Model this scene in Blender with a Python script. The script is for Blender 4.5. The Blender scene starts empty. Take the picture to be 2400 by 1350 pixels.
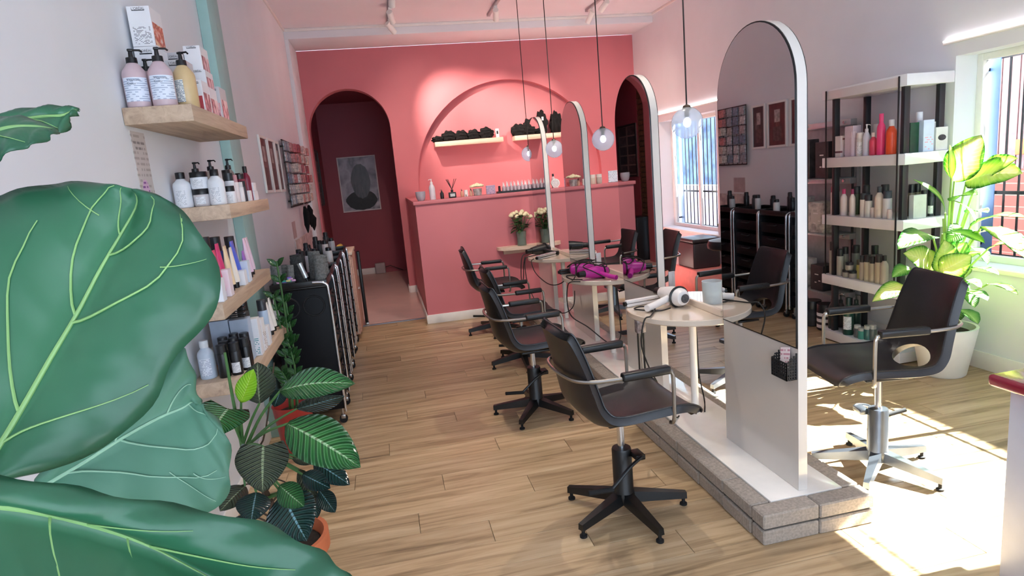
import bpy, bmesh, math, random
from mathutils import Vector, Matrix
random.seed(11)
sc = bpy.context.scene
COL = sc.collection
PI = math.pi

# ------------------------------------------------------------------ camera
FPX = 1460.345
RIGHT = Vector((0.97524078, -0.20284540, -0.08808611))
DOWN = Vector((-0.12230843, -0.16288670, -0.97903451))
FWD = Vector((0.18424459, 0.96556805, -0.18366345))
CAM = Vector((0, 0, 1.6))
cd = bpy.data.cameras.new('camera')
cd.sensor_width = 36.0
cd.lens = FPX / 2400 * 36.0
cd.clip_start = 0.02
cam = bpy.data.objects.new('camera', cd)
COL.objects.link(cam)
m = Matrix(((RIGHT.x, -DOWN.x, -FWD.x, CAM.x), (RIGHT.y, -DOWN.y, -FWD.y, CAM.y),
            (RIGHT.z, -DOWN.z, -FWD.z, CAM.z), (0, 0, 0, 1)))
cam.matrix_world = m
sc.camera = cam


def ray(x, y):
    return FWD + RIGHT * ((x - 1200) / FPX) + DOWN * ((y - 675) / FPX)


def at_y(x, y, Y):
    d = ray(x, y)
    return CAM + d * (Y / d.y)


def at_x(x, y, X):
    d = ray(x, y)
    return CAM + d * (X / d.x)


def at_z(x, y, z):
    d = ray(x, y)
    return CAM + d * ((z - CAM.z) / d.z)


def at_d(x, y, t):
    return CAM + ray(x, y) * t


# ------------------------------------------------------------------ light
sc.view_settings.view_transform = 'Standard'
sc.view_settings.look = 'None'
sc.view_settings.exposure = 1.02
sc.view_settings.gamma = 1.0
sc.view_settings.use_curve_mapping = False
sc.cycles.use_denoising = True
sc.cycles.max_bounces = 10
sc.cycles.diffuse_bounces = 6
sc.cycles.glossy_bounces = 6
sc.cycles.transparent_max_bounces = 16
sc.cycles.sample_clamp_indirect = 8.0
sc.cycles.caustics_reflective = False
sc.cycles.caustics_refractive = False

w = bpy.data.worlds.new('sky')
sc.world = w
w.use_nodes = True
bg = w.node_tree.nodes['Background']
bg.inputs['Color'].default_value = (0.70, 0.83, 1.0, 1)
bg.inputs['Strength'].default_value = 2.4


def light(name, kind, loc, direction, energy, color=(1, 1, 1), **kw):
    d = bpy.data.lights.new(name, kind)
    d.energy = energy
    d.color = color
    for k, v in kw.items():
        setattr(d, k, v)
    o = bpy.data.objects.new(name, d)
    COL.objects.link(o)
    o.location = loc
    o.rotation_euler = Vector(direction).to_track_quat('-Z', 'Y').to_euler()
    return o


light('sun', 'SUN', (8, 3, 6), (-1, 0.06, -0.865), 60.0, (1.0, 0.975, 0.94), angle=0.0095)


def portal(name, loc, direction, sx, sy):
    o = light(name, 'AREA', loc, direction, 1.0, shape='RECTANGLE', size=sx, size_y=sy)
    o.data.cycles.is_portal = True
    return o


# room measures
XL, XR = -0.93, 3.84          # left and right wall faces
YF, YB = -1.3, 9.04           # shop front, coral wall
ZC = 3.52                     # ceiling
W2 = (1.55, 3.66, 0.70, 2.09)  # near window: y0 y1 z0 z1
W1 = (6.76, 8.27, 0.64, 2.08)  # far window


# ------------------------------------------------------------------ materials
def lin(c):
    if isinstance(c, str):
        c = tuple(int(c[i:i + 2], 16) / 255 for i in (0, 2, 4))
        c = tuple(v / 12.92 if v <= 0.04045 else ((v + 0.055) / 1.055) ** 2.4 for v in c)
    return (c[0], c[1], c[2], 1.0)


MATS = {}


def nodes(name):
    mt = bpy.data.materials.new(name)
    mt.use_nodes = True
    nt = mt.node_tree
    return mt, nt, nt.nodes['Principled BSDF']


def noise(nt, scale, detail=3, coord='Object', stretch=None, rough=0.55):
    tc = nt.nodes.new('ShaderNodeTexCoord')
    n = nt.nodes.new('ShaderNodeTexNoise')
    n.inputs['Scale'].default_value = scale
    n.inputs['Detail'].default_value = detail
    n.inputs['Roughness'].default_value = rough
    if stretch:
        mp = nt.nodes.new('ShaderNodeMapping')
        mp.inputs['Scale'].default_value = stretch
        nt.links.new(tc.outputs[coord], mp.inputs['Vector'])
        nt.links.new(mp.outputs['Vector'], n.inputs['Vector'])
    else:
        nt.links.new(tc.outputs[coord], n.inputs['Vector'])
    return n


def ramp(nt, fac, stops):
    r = nt.nodes.new('ShaderNodeValToRGB')
    el = r.color_ramp.elements
    while len(el) > 1:
        el.remove(el[-1])
    el[0].position = stops[0][0]
    el[0].color = lin(stops[0][1])
    for p, c in stops[1:]:
        e = el.new(p)
        e.color = lin(c)
    nt.links.new(fac, r.inputs['Fac'])
    return r


def mat(color, rough=0.5, metal=0.0, name=None, var=0.06, scale=14, bump=0.0, coat=0.0, spec=0.5, alpha=None):
    key = (str(color), rough, metal, var, scale, bump, coat, spec)
    if key in MATS:
        return MATS[key]
    mt, nt, b = nodes(name or 'paint_%d' % len(MATS))
    c = lin(color)
    n = noise(nt, scale)
    d = tuple(max(0, v * (1 - var * 2)) for v in c[:3])
    u = tuple(min(1, v * (1 + var)) for v in c[:3])
    r = ramp(nt, n.outputs['Fac'], [(0.25, d), (0.75, u)])
    nt.links.new(r.outputs['Color'], b.inputs['Base Color'])
    b.inputs['Roughness'].default_value = rough
    b.inputs['Metallic'].default_value = metal
    b.inputs['Coat Weight'].default_value = coat
    b.inputs['Specular IOR Level'].default_value = spec
    if bump:
        bp = nt.nodes.new('ShaderNodeBump')
        bp.inputs['Strength'].default_value = bump
        bp.inputs['Distance'].default_value = 0.01
        n2 = noise(nt, scale * 6)
        nt.links.new(n2.outputs['Fac'], bp.inputs['Height'])
        nt.links.new(bp.outputs['Normal'], b.inputs['Normal'])
    MATS[key] = mt
    return mt


def emit(color, strength, name='lamp_glow'):
    key = ('emit', str(color), strength)
    if key in MATS:
        return MATS[key]
    mt, nt, b = nodes(name)
    b.inputs['Base Color'].default_value = lin(color)
    b.inputs['Emission Color'].default_value = lin(color)
    b.inputs['Emission Strength'].default_value = strength
    MATS[key] = mt
    return mt


def clear(color, amount, rough=0.02, name='glass', white=0.0):
    """thin see-through sheet: transparent + mirror-like sheen (+ a little frosting)"""
    key = ('clear', str(color), amount, rough, white)
    if key in MATS:
        return MATS[key]
    mt, nt, b = nodes(name)
    out = nt.nodes['Material Output']
    tr = nt.nodes.new('ShaderNodeBsdfTransparent')
    tr.inputs['Color'].default_value = lin(color)
    b.inputs['Base Color'].default_value = lin('e8eef2' if white else '101418')
    b.inputs['Roughness'].default_value = rough
    b.inputs['Specular IOR Level'].default_value = 0.8
    mx = nt.nodes.new('ShaderNodeMixShader')
    mx.inputs['Fac'].default_value = amount
    nt.links.new(tr.outputs[0], mx.inputs[1])
    nt.links.new(b.outputs[0], mx.inputs[2])
    nt.links.new(mx.outputs[0], out.inputs['Surface'])
    MATS[key] = mt
    return mt


def wood(stops, name, along='x', scale=9, rough=0.55, rand=True, bump=0.15):
    mt, nt, b = nodes(name)
    tc = nt.nodes.new('ShaderNodeTexCoord')
    mp = nt.nodes.new('ShaderNodeMapping')
    mp.inputs['Scale'].default_value = {'x': (0.16, 2.4, 2.4), 'y': (2.4, 0.16, 2.4), 'z': (2.4, 2.4, 0.16)}[along]
    nt.links.new(tc.outputs['Object'], mp.inputs['Vector'])
    src = mp.outputs['Vector']
    if rand:
        oi = nt.nodes.new('ShaderNodeObjectInfo')
        ad = nt.nodes.new('ShaderNodeVectorMath')
        ad.operation = 'ADD'
        ml = nt.nodes.new('ShaderNodeVectorMath')
        ml.operation = 'SCALE'
        ml.inputs['Scale'].default_value = 37.0
        cx = nt.nodes.new('ShaderNodeCombineXYZ')
        for k in range(3):
            nt.links.new(oi.outputs['Random'], cx.inputs[k])
        nt.links.new(cx.outputs[0], ml.inputs[0])
        nt.links.new(ml.outputs[0], ad.inputs[0])
        nt.links.new(src, ad.inputs[1])
        src = ad.outputs[0]
    n = nt.nodes.new('ShaderNodeTexNoise')
    n.inputs['Scale'].default_value = scale
    n.inputs['Detail'].default_value = 6
    n.inputs['Roughness'].default_value = 0.62
    n.inputs['Distortion'].default_value = 0.7
    nt.links.new(src, n.inputs['Vector'])
    r = ramp(nt, n.outputs['Fac'], stops)
    col = r.outputs['Color']
    if rand:
        hs = nt.nodes.new('ShaderNodeHueSaturation')
        mr = nt.nodes.new('ShaderNodeMapRange')
        mr.inputs['To Min'].default_value = 0.86
        mr.inputs['To Max'].default_value = 1.1
        nt.links.new(oi.outputs['Random'], mr.inputs['Value'])
        nt.links.new(mr.outputs[0], hs.inputs['Value'])
        nt.links.new(col, hs.inputs['Color'])
        col = hs.outputs['Color']
    nt.links.new(col, b.inputs['Base Color'])
    b.inputs['Roughness'].default_value = rough
    if bump:
        bp = nt.nodes.new('ShaderNodeBump')
        bp.inputs['Strength'].default_value = bump
        bp.inputs['Distance'].default_value = 0.004
        nt.links.new(n.outputs['Fac'], bp.inputs['Height'])
        nt.links.new(bp.outputs['Normal'], b.inputs['Normal'])
    return mt


def leaf_mat(name, stops, rough=0.32, vein='a8c878', vein_w=0.035, stripes=0.0, transl=0.25, mot=0.3, ribs=0.35):
    """colour by position across the leaf (UV v: -1..1 stored as 0..1), pale midrib, fine side veins"""
    mt, nt, b = nodes(name)
    uv = nt.nodes.new('ShaderNodeUVMap')
    uv.uv_map = 'UVMap'
    sp = nt.nodes.new('ShaderNodeSeparateXYZ')
    nt.links.new(uv.outputs['UV'], sp.inputs[0])

    def mth(op, a, bb=None, clamp=False):
        nd = nt.nodes.new('ShaderNodeMath')
        nd.operation = op
        nd.use_clamp = clamp
        for i, v in enumerate((a, bb)):
            if v is None:
                continue
            if isinstance(v, (int, float)):
                nd.inputs[i].default_value = v
            else:
                nt.links.new(v, nd.inputs[i])
        return nd.outputs[0]
    across = mth('ABSOLUTE', mth('SUBTRACT', mth('MULTIPLY', sp.outputs['Y'], 2.0), 1.0))
    n = noise(nt, 26, 4)
    fac = mth('ADD', across, mth('MULTIPLY', mth('SUBTRACT', n.outputs['Fac'], 0.5), mot))
    r = ramp(nt, fac, stops)
    mid = mth('LESS_THAN', across, vein_w)
    col = r.outputs['Color']
    if stripes:
        s = mth('SINE', mth('MULTIPLY', mth('SUBTRACT', sp.outputs['X'], mth('MULTIPLY', across, 0.22)), 75.0))
        s = mth('GREATER_THAN', s, 0.86)
        mx0 = nt.nodes.new('ShaderNodeMixRGB')
        mx0.inputs['Color2'].default_value = lin(vein)
        nt.links.new(mth('MULTIPLY', s, stripes), mx0.inputs['Fac'])
        nt.links.new(col, mx0.inputs['Color1'])
        col = mx0.outputs['Color']
    mx = nt.nodes.new('ShaderNodeMixRGB')
    mx.inputs['Color2'].default_value = lin(vein)
    nt.links.new(mid, mx.inputs['Fac'])
    nt.links.new(col, mx.inputs['Color1'])
    nt.links.new(mx.outputs['Color'], b.inputs['Base Color'])
    b.inputs['Roughness'].default_value = rough
    bp = nt.nodes.new('ShaderNodeBump')
    bp.inputs['Strength'].default_value = ribs
    bp.inputs['Distance'].default_value = 0.006
    wv = mth('SINE', mth('MULTIPLY', mth('SUBTRACT', sp.outputs['X'], mth('MULTIPLY', across, 0.22)), 75.0))
    nt.links.new(wv, bp.inputs['Height'])
    nt.links.new(bp.outputs['Normal'], b.inputs['Normal'])
    if transl:
        out = nt.nodes['Material Output']
        tl = nt.nodes.new('ShaderNodeBsdfTranslucent')
        nt.links.new(mx.outputs['Color'], tl.inputs['Color'])
        ms = nt.nodes.new('ShaderNodeMixShader')
        ms.inputs['Fac'].default_value = transl
        nt.links.new(b.outputs[0], ms.inputs[1])
        nt.links.new(tl.outputs[0], ms.inputs[2])
        nt.links.new(ms.outputs[0], out.inputs['Surface'])
    return mt


def print_mat(name, base, ink, lines=9.0, amount=0.62, cols=26.0, rough=0.6, coord='Generated', axes=('X', 'Z')):
    """small printed lines of type: rows broken into word-like dashes"""
    mt, nt, b = nodes(name)
    tc = nt.nodes.new('ShaderNodeTexCoord')
    sp = nt.nodes.new('ShaderNodeSeparateXYZ')
    nt.links.new(tc.outputs[coord], sp.inputs[0])

    def mth(op, a, bb):
        nd = nt.nodes.new('ShaderNodeMath')
        nd.operation = op
        for i, v in enumerate((a, bb)):
            if isinstance(v, (int, float)):
                nd.inputs[i].default_value = v
            else:
                nt.links.new(v, nd.inputs[i])
        return nd.outputs[0]
    row = mth('MULTIPLY', sp.outputs[axes[1]], lines)
    fr = mth('FRACT', row, 0)
    inrow = mth('LESS_THAN', fr, 0.45)
    wn = nt.nodes.new('ShaderNodeTexWhiteNoise')
    wn.noise_dimensions = '2D'
    cb = nt.nodes.new('ShaderNodeCombineXYZ')
    nt.links.new(mth('FLOOR', row, 0), cb.inputs[1])
    nt.links.new(mth('FLOOR', mth('MULTIPLY', sp.outputs[axes[0]], cols), 0), cb.inputs[0])
    nt.links.new(cb.outputs[0], wn.inputs['Vector'])
    word = mth('LESS_THAN', wn.outputs['Value'], amount)
    fac = mth('MULTIPLY', inrow, word)
    mx = nt.nodes.new('ShaderNodeMixRGB')
    mx.inputs['Color1'].default_value = lin(base)
    mx.inputs['Color2'].default_value = lin(ink)
    nt.links.new(fac, mx.inputs['Fac'])
    nt.links.new(mx.outputs['Color'], b.inputs['Base Color'])
    b.inputs['Roughness'].default_value = rough
    return mt


def picture_mat(name, stops, scale=5.0, detail=5, rough=0.35, stretch=(1, 1, 1)):
    mt, nt, b = nodes(name)
    n = noise(nt, scale, detail, 'Object', stretch)
    r = ramp(nt, n.outputs['Fac'], stops)
    nt.links.new(r.outputs['Color'], b.inputs['Base Color'])
    b.inputs['Roughness'].default_value = rough
    return mt


M = {}
M['wall'] = mat('e1e4e9', 0.75, var=0.02, scale=2.0, bump=0.04)
M['ceil'] = mat('e4e4ea', 0.8, var=0.015, scale=2.0)
M['coral'] = mat((0.58, 0.175, 0.20), 0.6, var=0.03, scale=1.6, bump=0.04)
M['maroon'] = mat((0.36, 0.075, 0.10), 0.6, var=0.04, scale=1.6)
M['white'] = mat('eceae6', 0.45, var=0.02)
M['board'] = mat('dfe2e8', 0.3, var=0.02)
M['gloss_white'] = mat('eae6e0', 0.12, var=0.02, coat=0.6)
M['panel'] = mat('cfcac4', 0.14, var=0.02, scale=3, coat=0.5)
M['tabletop'] = mat('dccbb8', 0.16, var=0.03, scale=3, coat=0.5)
M['tedge'] = mat('cfc9c2', 0.3, var=0.03)
M['black'] = mat('0c0d0f', 0.38, var=0.1)
M['black_matt'] = mat('101114', 0.7, var=0.1)
M['rubber'] = mat('08080a', 0.8)
M['leather'] = mat('17161a', 0.36, var=0.15, scale=60, bump=0.08, spec=0.55)
M['chrome'] = mat('d8dade', 0.16, 1.0, var=0.02)
M['steel'] = mat('aaa6a0', 0.3, 1.0, var=0.05)
M['alu'] = mat('c6ccd0', 0.35, 0.9, var=0.05)
M['mint'] = mat('9fc4c0', 0.6, var=0.02)
M['post_black'] = mat('1d2227', 0.4, var=0.1)
M['trolley'] = mat('05070d', 0.5, var=0.1, spec=0.2)
M['mirror'] = mat((0.63, 0.64, 0.65), 0.015, 1.0, var=0.0, name='mirror_silver')
M['glass'] = clear('f2f6f6', 0.07)
M['dark_glass'] = clear('fbf8f7', 0.02, name='tinted_glass')
M['globe'] = clear('d4dae2', 0.30, 0.2, name='smoked_globe', white=1.0)
M['acryl'] = clear('dfe8e8', 0.25, 0.05, name='clear_acrylic', white=1.0)
M['brass'] = mat('6b5d52', 0.3, 1.0)
M['floorwood'] = wood([(0.22, '5a4936'), (0.36, '957c5c'), (0.50, 'b79c78'), (0.78, 'd2bc9a')], 'oak_plank', 'x', 9, 0.34, True, 0.12)
M['shelfwood'] = wood([(0.25, '9c8674'), (0.5, 'bda68f'), (0.8, 'd3bfa8')], 'shelf_oak', 'y', 12, 0.6, True, 0.1)
M['palewood'] = wood([(0.3, 'd2b49c'), (0.7, 'e6d2c0')], 'pale_wood', 'x', 10, 0.5, False, 0.05)
M['pinkfloor'] = mat('dcb9b0', 0.32, var=0.06, scale=3)
M['concrete'] = mat('b9aea2', 0.9, var=0.16, scale=90, bump=0.7, name='paver_concrete')
M['mortar'] = mat('4a4642', 0.95)
M['terracotta'] = mat('c76d45', 0.7, var=0.08)
M['redpot'] = mat('a8342f', 0.4, var=0.05)
M['potwhite'] = mat('dfe2df', 0.35, var=0.02)
M['soil'] = mat('2a211a', 0.95, var=0.3, scale=60, bump=0.5)
M['stem'] = mat('3f6b33', 0.5, var=0.1)
M['stem_pale'] = mat('9dbb6a', 0.5, var=0.1)
M['twig'] = mat('4d3b2c', 0.85, var=0.2)
M['deskred'] = mat('8d2337', 0.18, var=0.03, coat=0.4)
M['deskside'] = mat('c9cedd', 0.4, var=0.02)
M['cloth'] = mat('0a0b10', 0.95, var=0.3, scale=90, bump=0.9)
M['cord'] = mat('15110f', 0.6)
M['fiddle'] = leaf_mat('fiddle_leaf', [(0.0, '326b4a'), (0.6, '2a6044'), (1.0, '22523a')], 0.36, '8fbf6a', 0.0, 0.0, 0.12, 0.25, 0.04)
M['fiddle_under'] = leaf_mat('fiddle_leaf_pale', [(0.0, '5d8f78'), (0.6, '4f8069'), (1.0, '47755e')], 0.5, '8fbf6a', 0.0, 0.0, 0.2, 0.25, 0.04)
M['vein'] = mat('7fa866', 0.45, var=0.08)
M['vein_pale'] = mat('8fb79c', 0.5, var=0.08)
M['philo'] = leaf_mat('philodendron_leaf', [(0.0, '4a8a48'), (0.5, '35743c'), (1.0, '275f32')], 0.2, 'a9cf9a', 0.05, 0.07, 0.08, 0.3, 1.0)
M['philo_dark'] = leaf_mat('philodendron_leaf_dark', [(0.0, '26493f'), (0.5, '1d3d38'), (1.0, '16302e')], 0.16, '7aa8b0', 0.045, 0.06, 0.05, 0.3, 1.0)
M['philo_olive'] = leaf_mat('philodendron_leaf_olive', [(0.0, '5c6650'), (0.5, '4d5845'), (1.0, '3f4a3b')], 0.22, 'a9b890', 0.05, 0.06, 0.08, 0.3, 1.0)
M['lime'] = leaf_mat('philodendron_leaf_young', [(0.0, 'a5d92e'), (1.0, '86c41f')], 0.35, 'c3e36a', 0.03, 0.1, 0.35, 0.2)
M['dieff'] = leaf_mat('dumb_cane_leaf', [(0.0, 'eef0b0'), (0.55, 'd6e68c'), (0.82, '9ccb5a'), (0.97, '3f8a34')], 0.35, 'f2f6cc', 0.03, 0.25, 0.6, 0.5)
M['dieff_green'] = leaf_mat('dumb_cane_leaf_green', [(0.0, 'c8e494'), (0.45, '94c868'), (0.9, '4a9444')], 0.35, 'd8ecb4', 0.03, 0.35, 0.55, 0.5)
M['zz'] = leaf_mat('zz_leaf', [(0.0, '2b5a2a'), (1.0, '1f4a22')], 0.2, '4c8a44', 0.03, 0.0, 0.05, 0.2)
M['petal'] = mat('f2e6bd', 0.7, var=0.06)


# ------------------------------------------------------------------ mesh helpers
class B:
    def __init__(s):
        s.bm = bmesh.new()

    def box(s, a, b, bev=0.0, seg=2):
        x0, y0, z0 = (min(p, q) for p, q in zip(a, b))
        x1, y1, z1 = (max(p, q) for p, q in zip(a, b))
        vs = [s.bm.verts.new(p) for p in ((x0, y0, z0), (x1, y0, z0), (x1, y1, z0), (x0, y1, z0),
                                          (x0, y0, z1), (x1, y0, z1), (x1, y1, z1), (x0, y1, z1))]
        fs = [s.bm.faces.new([vs[i] for i in q]) for q in
              ((3, 2, 1, 0), (4, 5, 6, 7), (0, 1, 5, 4), (1, 2, 6, 5), (2, 3, 7, 6), (3, 0, 4, 7))]
        if bev:
            es = list({e for f in fs for e in f.edges})
            bmesh.ops.bevel(s.bm, geom=es, offset=bev, segments=seg, affect='EDGES', profile=0.5)
        return s

    def quad(s, *pts):
        s.bm.faces.new([s.bm.verts.new(p) for p in pts])
        return s

    def ring(s, c, ax, r, n, ref=None):
        ax = Vector(ax).normalized()
        u = Vector(ref) if ref is not None else (Vector((0, 0, 1)) if abs(ax.z) < 0.9 else Vector((1, 0, 0)))
        u = (u - ax * u.dot(ax)).normalized()
        v = ax.cross(u)
        return [s.bm.verts.new(Vector(c) + u * (r * math.cos(2 * PI * i / n)) + v * (r * math.sin(2 * PI * i / n))) for i in range(n)]

    def skin(s, rings, cap0=True, cap1=True, closed=False):
        n = len(rings[0])
        prs = list(zip(rings, rings[1:]))
        if closed:
            prs.append((rings[-1], rings[0]))
        for p, q in prs:
            for i in range(n):
                j = (i + 1) % n
                s.bm.faces.new((p[i], p[j], q[j], q[i]))
        if not closed:
            if cap0:
                s.bm.faces.new(list(reversed(rings[0])))
            if cap1:
                s.bm.faces.new(rings[-1])
        return s

    def cyl(s, p0, p1, r0, r1=None, n=16):
        r1 = r0 if r1 is None else r1
        ax = Vector(p1) - Vector(p0)
        return s.skin([s.ring(p0, ax, r0, n), s.ring(p1, ax, r1, n)])

    def lathe(s, prof, c=(0, 0, 0), n=20):
        c = Vector(c)
        rings = []
        for r, z in prof:
            rings.append([s.bm.verts.new(c + Vector((max(r, 1e-4) * math.cos(2 * PI * i / n), max(r, 1e-4) * math.sin(2 * PI * i / n), z))) for i in range(n)])
        return s.skin(rings)

    def tube(s, pts, r, n=8, closed=False):
        pts = [Vector(p) for p in pts]
        rings = []
        ref = None
        for i, p in enumerate(pts):
            a = pts[i - 1] if (i > 0 or closed) else p
            b = pts[(i + 1) % len(pts)] if (i < len(pts) - 1 or closed) else p
            d = (b - a)
            if d.length < 1e-9:
                d = Vector((0, 0, 1))
            d.normalize()
            if ref is None:
                ref = Vector((0, 0, 1)) if abs(d.z) < 0.9 else Vector((1, 0, 0))
            ref = (ref - d * ref.dot(d))
            if ref.length < 1e-6:
                ref = d.orthogonal()
            ref.normalize()
            rr = r[i] if isinstance(r, (list, tuple)) else r
            rings.append(s.ring(p, d, rr, n, ref))
        return s.skin(rings, closed=closed)

    def prism(s, poly, lo, hi, plane='xy'):
        """closed polygon extruded along the axis missing from plane"""
        def pt(p, h):
            return {'xy': (p[0], p[1], h), 'xz': (p[0], h, p[1]), 'yz': (h, p[0], p[1])}[plane]
        a = [s.bm.verts.new(pt(p, lo)) for p in poly]
        b = [s.bm.verts.new(pt(p, hi)) for p in poly]
        s.bm.faces.new(a)
        s.bm.faces.new(list(reversed(b)))
        n = len(poly)
        for i in range(n):
            j = (i + 1) % n
            s.bm.faces.new((a[j], a[i], b[i], b[j]))
        return s

    def sphere(s, c, r, seg=16, rings=10, sq=(1, 1, 1)):
        mtx = Matrix.Translation(c) @ Matrix.Diagonal((r * sq[0], r * sq[1], r * sq[2], 1))
        bmesh.ops.create_uvsphere(s.bm, u_segments=seg, v_segments=rings, radius=1, matrix=mtx)
        return s

    def grid(s, rows, uv=None, skip=None):
        vs = [[s.bm.verts.new(p) for p in r] for r in rows]
        lay = (s.bm.loops.layers.uv.get('UVMap') or s.bm.loops.layers.uv.new('UVMap')) if uv else None
        nr, nc = len(rows), len(rows[0])
        for i in range(nr - 1):
            for j in range(nc - 1):
                if skip and skip(i, j):
                    continue
                f = s.bm.faces.new((vs[i][j], vs[i][j + 1], vs[i + 1][j + 1], vs[i + 1][j]))
                if lay:
                    for lp, (a, b) in zip(f.loops, ((i, j), (i, j + 1), (i + 1, j + 1), (i + 1, j))):
                        lp[lay].uv = (a / (nr - 1), b / (nc - 1))
        return s

    def mesh(s, name, angle=38, smooth=True):
        bmesh.ops.recalc_face_normals(s.bm, faces=s.bm.faces)
        if smooth:
            lim = math.radians(angle)
            for e in s.bm.edges:
                if len(e.link_faces) == 2 and e.calc_face_angle(0) > lim:
                    e.smooth = False
            for f in s.bm.faces:
                f.smooth = True
        me = bpy.data.meshes.new(name)
        s.bm.to_mesh(me)
        s.bm.free()
        return me

    def obj(s, name, mt, parent=None, **kw):
        return mobj(name, s.mesh(name, **kw), mt, parent)


def mobj(name, me, mt, parent=None):
    if mt is not None:
        if len(me.materials) == 0:
            me.materials.append(mt)
    o = bpy.data.objects.new(name, me)
    COL.objects.link(o)
    if parent is not None:
        o.parent = parent
    return o


def tag(o, label, cat, group=None):
    o['label'] = label
    o['category'] = cat
    if group:
        o['group'] = group
    return o


def thing(name, label, cat, loc=(0, 0, 0), rz=0.0, group=None):
    o = bpy.data.objects.new(name, None)
    o.empty_display_size = 0.05
    COL.objects.link(o)
    o.location = loc
    o.rotation_euler = (0, 0, rz)
    return tag(o, label, cat, group)


def struct(o):
    o['kind'] = 'structure'
    return o


def dup(root, loc, rz, label, group=None):
    def cp(o, par):
        c = o.copy()
        COL.objects.link(c)
        c.parent = par
        for ch in list(o.children):
            cp(ch, c)
        return c
    r = cp(root, None)
    r.location = loc
    r.rotation_euler = (0, 0, rz)
    r['label'] = label
    if group:
        r['group'] = group
    return r


def catmull(pts, n=6):
    pts = [Vector(p) for p in pts]
    out = []
    for i in range(len(pts) - 1):
        p0 = pts[max(i - 1, 0)]
        p1, p2 = pts[i], pts[i + 1]
        p3 = pts[min(i + 2, len(pts) - 1)]
        for k in range(n):
            t = k / n
            out.append(0.5 * ((2 * p1) + (p2 - p0) * t + (2 * p0 - 5 * p1 + 4 * p2 - p3) * t * t + (3 * p1 - p0 - 3 * p2 + p3) * t ** 3))
    out.append(pts[-1])
    return out


TEXTS = {}


def text_mesh(body, size, align='CENTER'):
    key = (body, size, align)
    if key not in TEXTS:
        cu = bpy.data.curves.new('type', 'FONT')
        cu.body = body
        cu.size = size
        cu.align_x = align
        cu.align_y = 'CENTER'
        cu.extrude = 0.0002
        o = bpy.data.objects.new('type', cu)
        COL.objects.link(o)
        dg = bpy.context.evaluated_depsgraph_get()
        me = bpy.data.meshes.new_from_object(o.evaluated_get(dg))
        me.materials.clear()
        bpy.data.objects.remove(o)
        TEXTS[key] = me
    return TEXTS[key]


# ------------------------------------------------------------------ setting: floor
fl = struct(B().box((XL - 0.2, YF, -0.1), (XR + 0.25, 7.215, -0.013)).obj('floor', M['mortar']))
PW, PLEN = 0.18, 1.22
pm = B().box((0.001, 0.001, -0.012), (PLEN - 0.001, PW - 0.001, 0), 0.0012, 1).mesh('plank', smooth=False)
pm.materials.append(M['floorwood'])
cuts = {}
row = 0
y = YF + 0.02
offs = [0.0, 0.47, 0.86, 0.28, 0.65, 1.05, 0.15, 0.78]
while y + PW <= 7.22:
    x = XL - 0.16 - offs[row % 8] * 1.0
    while x < XR + 0.1:
        x0, x1 = max(x, XL - 0.15), min(x + PLEN, XR + 0.2)
        if x1 - x0 > 0.05:
            if x1 - x0 > PLEN - 0.01:
                me = pm
            else:
                k = round(x1 - x0, 3)
                if k not in cuts:
                    cuts[k] = B().box((0.001, 0.001, -0.012), (k - 0.001, PW - 0.001, 0), 0.0012, 1).mesh('plank', smooth=False)
                    cuts[k].materials.append(M['floorwood'])
                me = cuts[k]
            o = mobj('plank', me, None, fl)
            o.location = (x0, y, 0)
        x += PLEN
    y += PW
    row += 1
struct(B().box((-1.2, 7.215, -0.1), (XR + 0.25, 11.6, 0.0)).obj('floor_back', M['pinkfloor']))
struct(B().box((XL, 7.195, 0.0005), (0.33, 7.235, 0.006), 0.002).obj('trim_threshold', M['alu']))

# ------------------------------------------------------------------ setting: walls, ceiling
struct(B().box((XL - 0.2, YF, -0.1), (XL, YB, ZC + 0.1)).obj('wall_left', M['wall']))


def wall_with_windows(name, x0, x1, y0, y1, z0, z1, wins, mt):
    b = B()
    ys = y0
    for (a, c, d, e) in sorted(wins):
        b.box((x0, ys, z0), (x1, a, z1))
        b.box((x0, a, z0), (x1, c, d))
        b.box((x0, a, e), (x1, c, z1))
        ys = c
    b.box((x0, ys, z0), (x1, y1, z1))
    return struct(b.obj(name, mt, smooth=False))


wall_with_windows('wall_right', XR, XR + 0.25, YF, YB + 0.3, -0.1, ZC + 0.1, [W1, W2], M['wall'])
struct(B().box((XL - 0.2, YF, ZC), (XR + 0.25, YB, ZC + 0.12)).obj('ceiling', M['ceil']))
struct(B().box((XL, 8.32, 3.40), (XR, YB - 0.001, ZC - 0.001), 0.006).obj('trim_beam', M['wall']))
struct(B().box((XL, 8.32, 0), (XL + 0.045, YB - 0.001, 3.399), 0.004).obj('trim_pilaster', M['wall']))
struct(B().box((XL, 8.30, 3.485), (XR, 8.319, 3.519), 0.004).obj('trim_beam_edge', M['white']))
struct(B().box((XL, YF, 3.49), (XL + 0.02, 8.3, 3.519), 0.004).obj('trim_cornice_left', M['white']))
struct(B().box((XR - 0.02, YF, 3.49), (XR, 8.3, 3.519), 0.004).obj('trim_cornice_right', M['white']))
struct(B().box((XR - 0.012, YF, 0), (XR, 7.2, 0.12), 0.004).obj('baseboard_right', M['white']))
struct(B().box((XL, YF, 0), (XL + 0.012, 8.3, 0.12), 0.004).obj('baseboard_left', M['white']))

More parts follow.
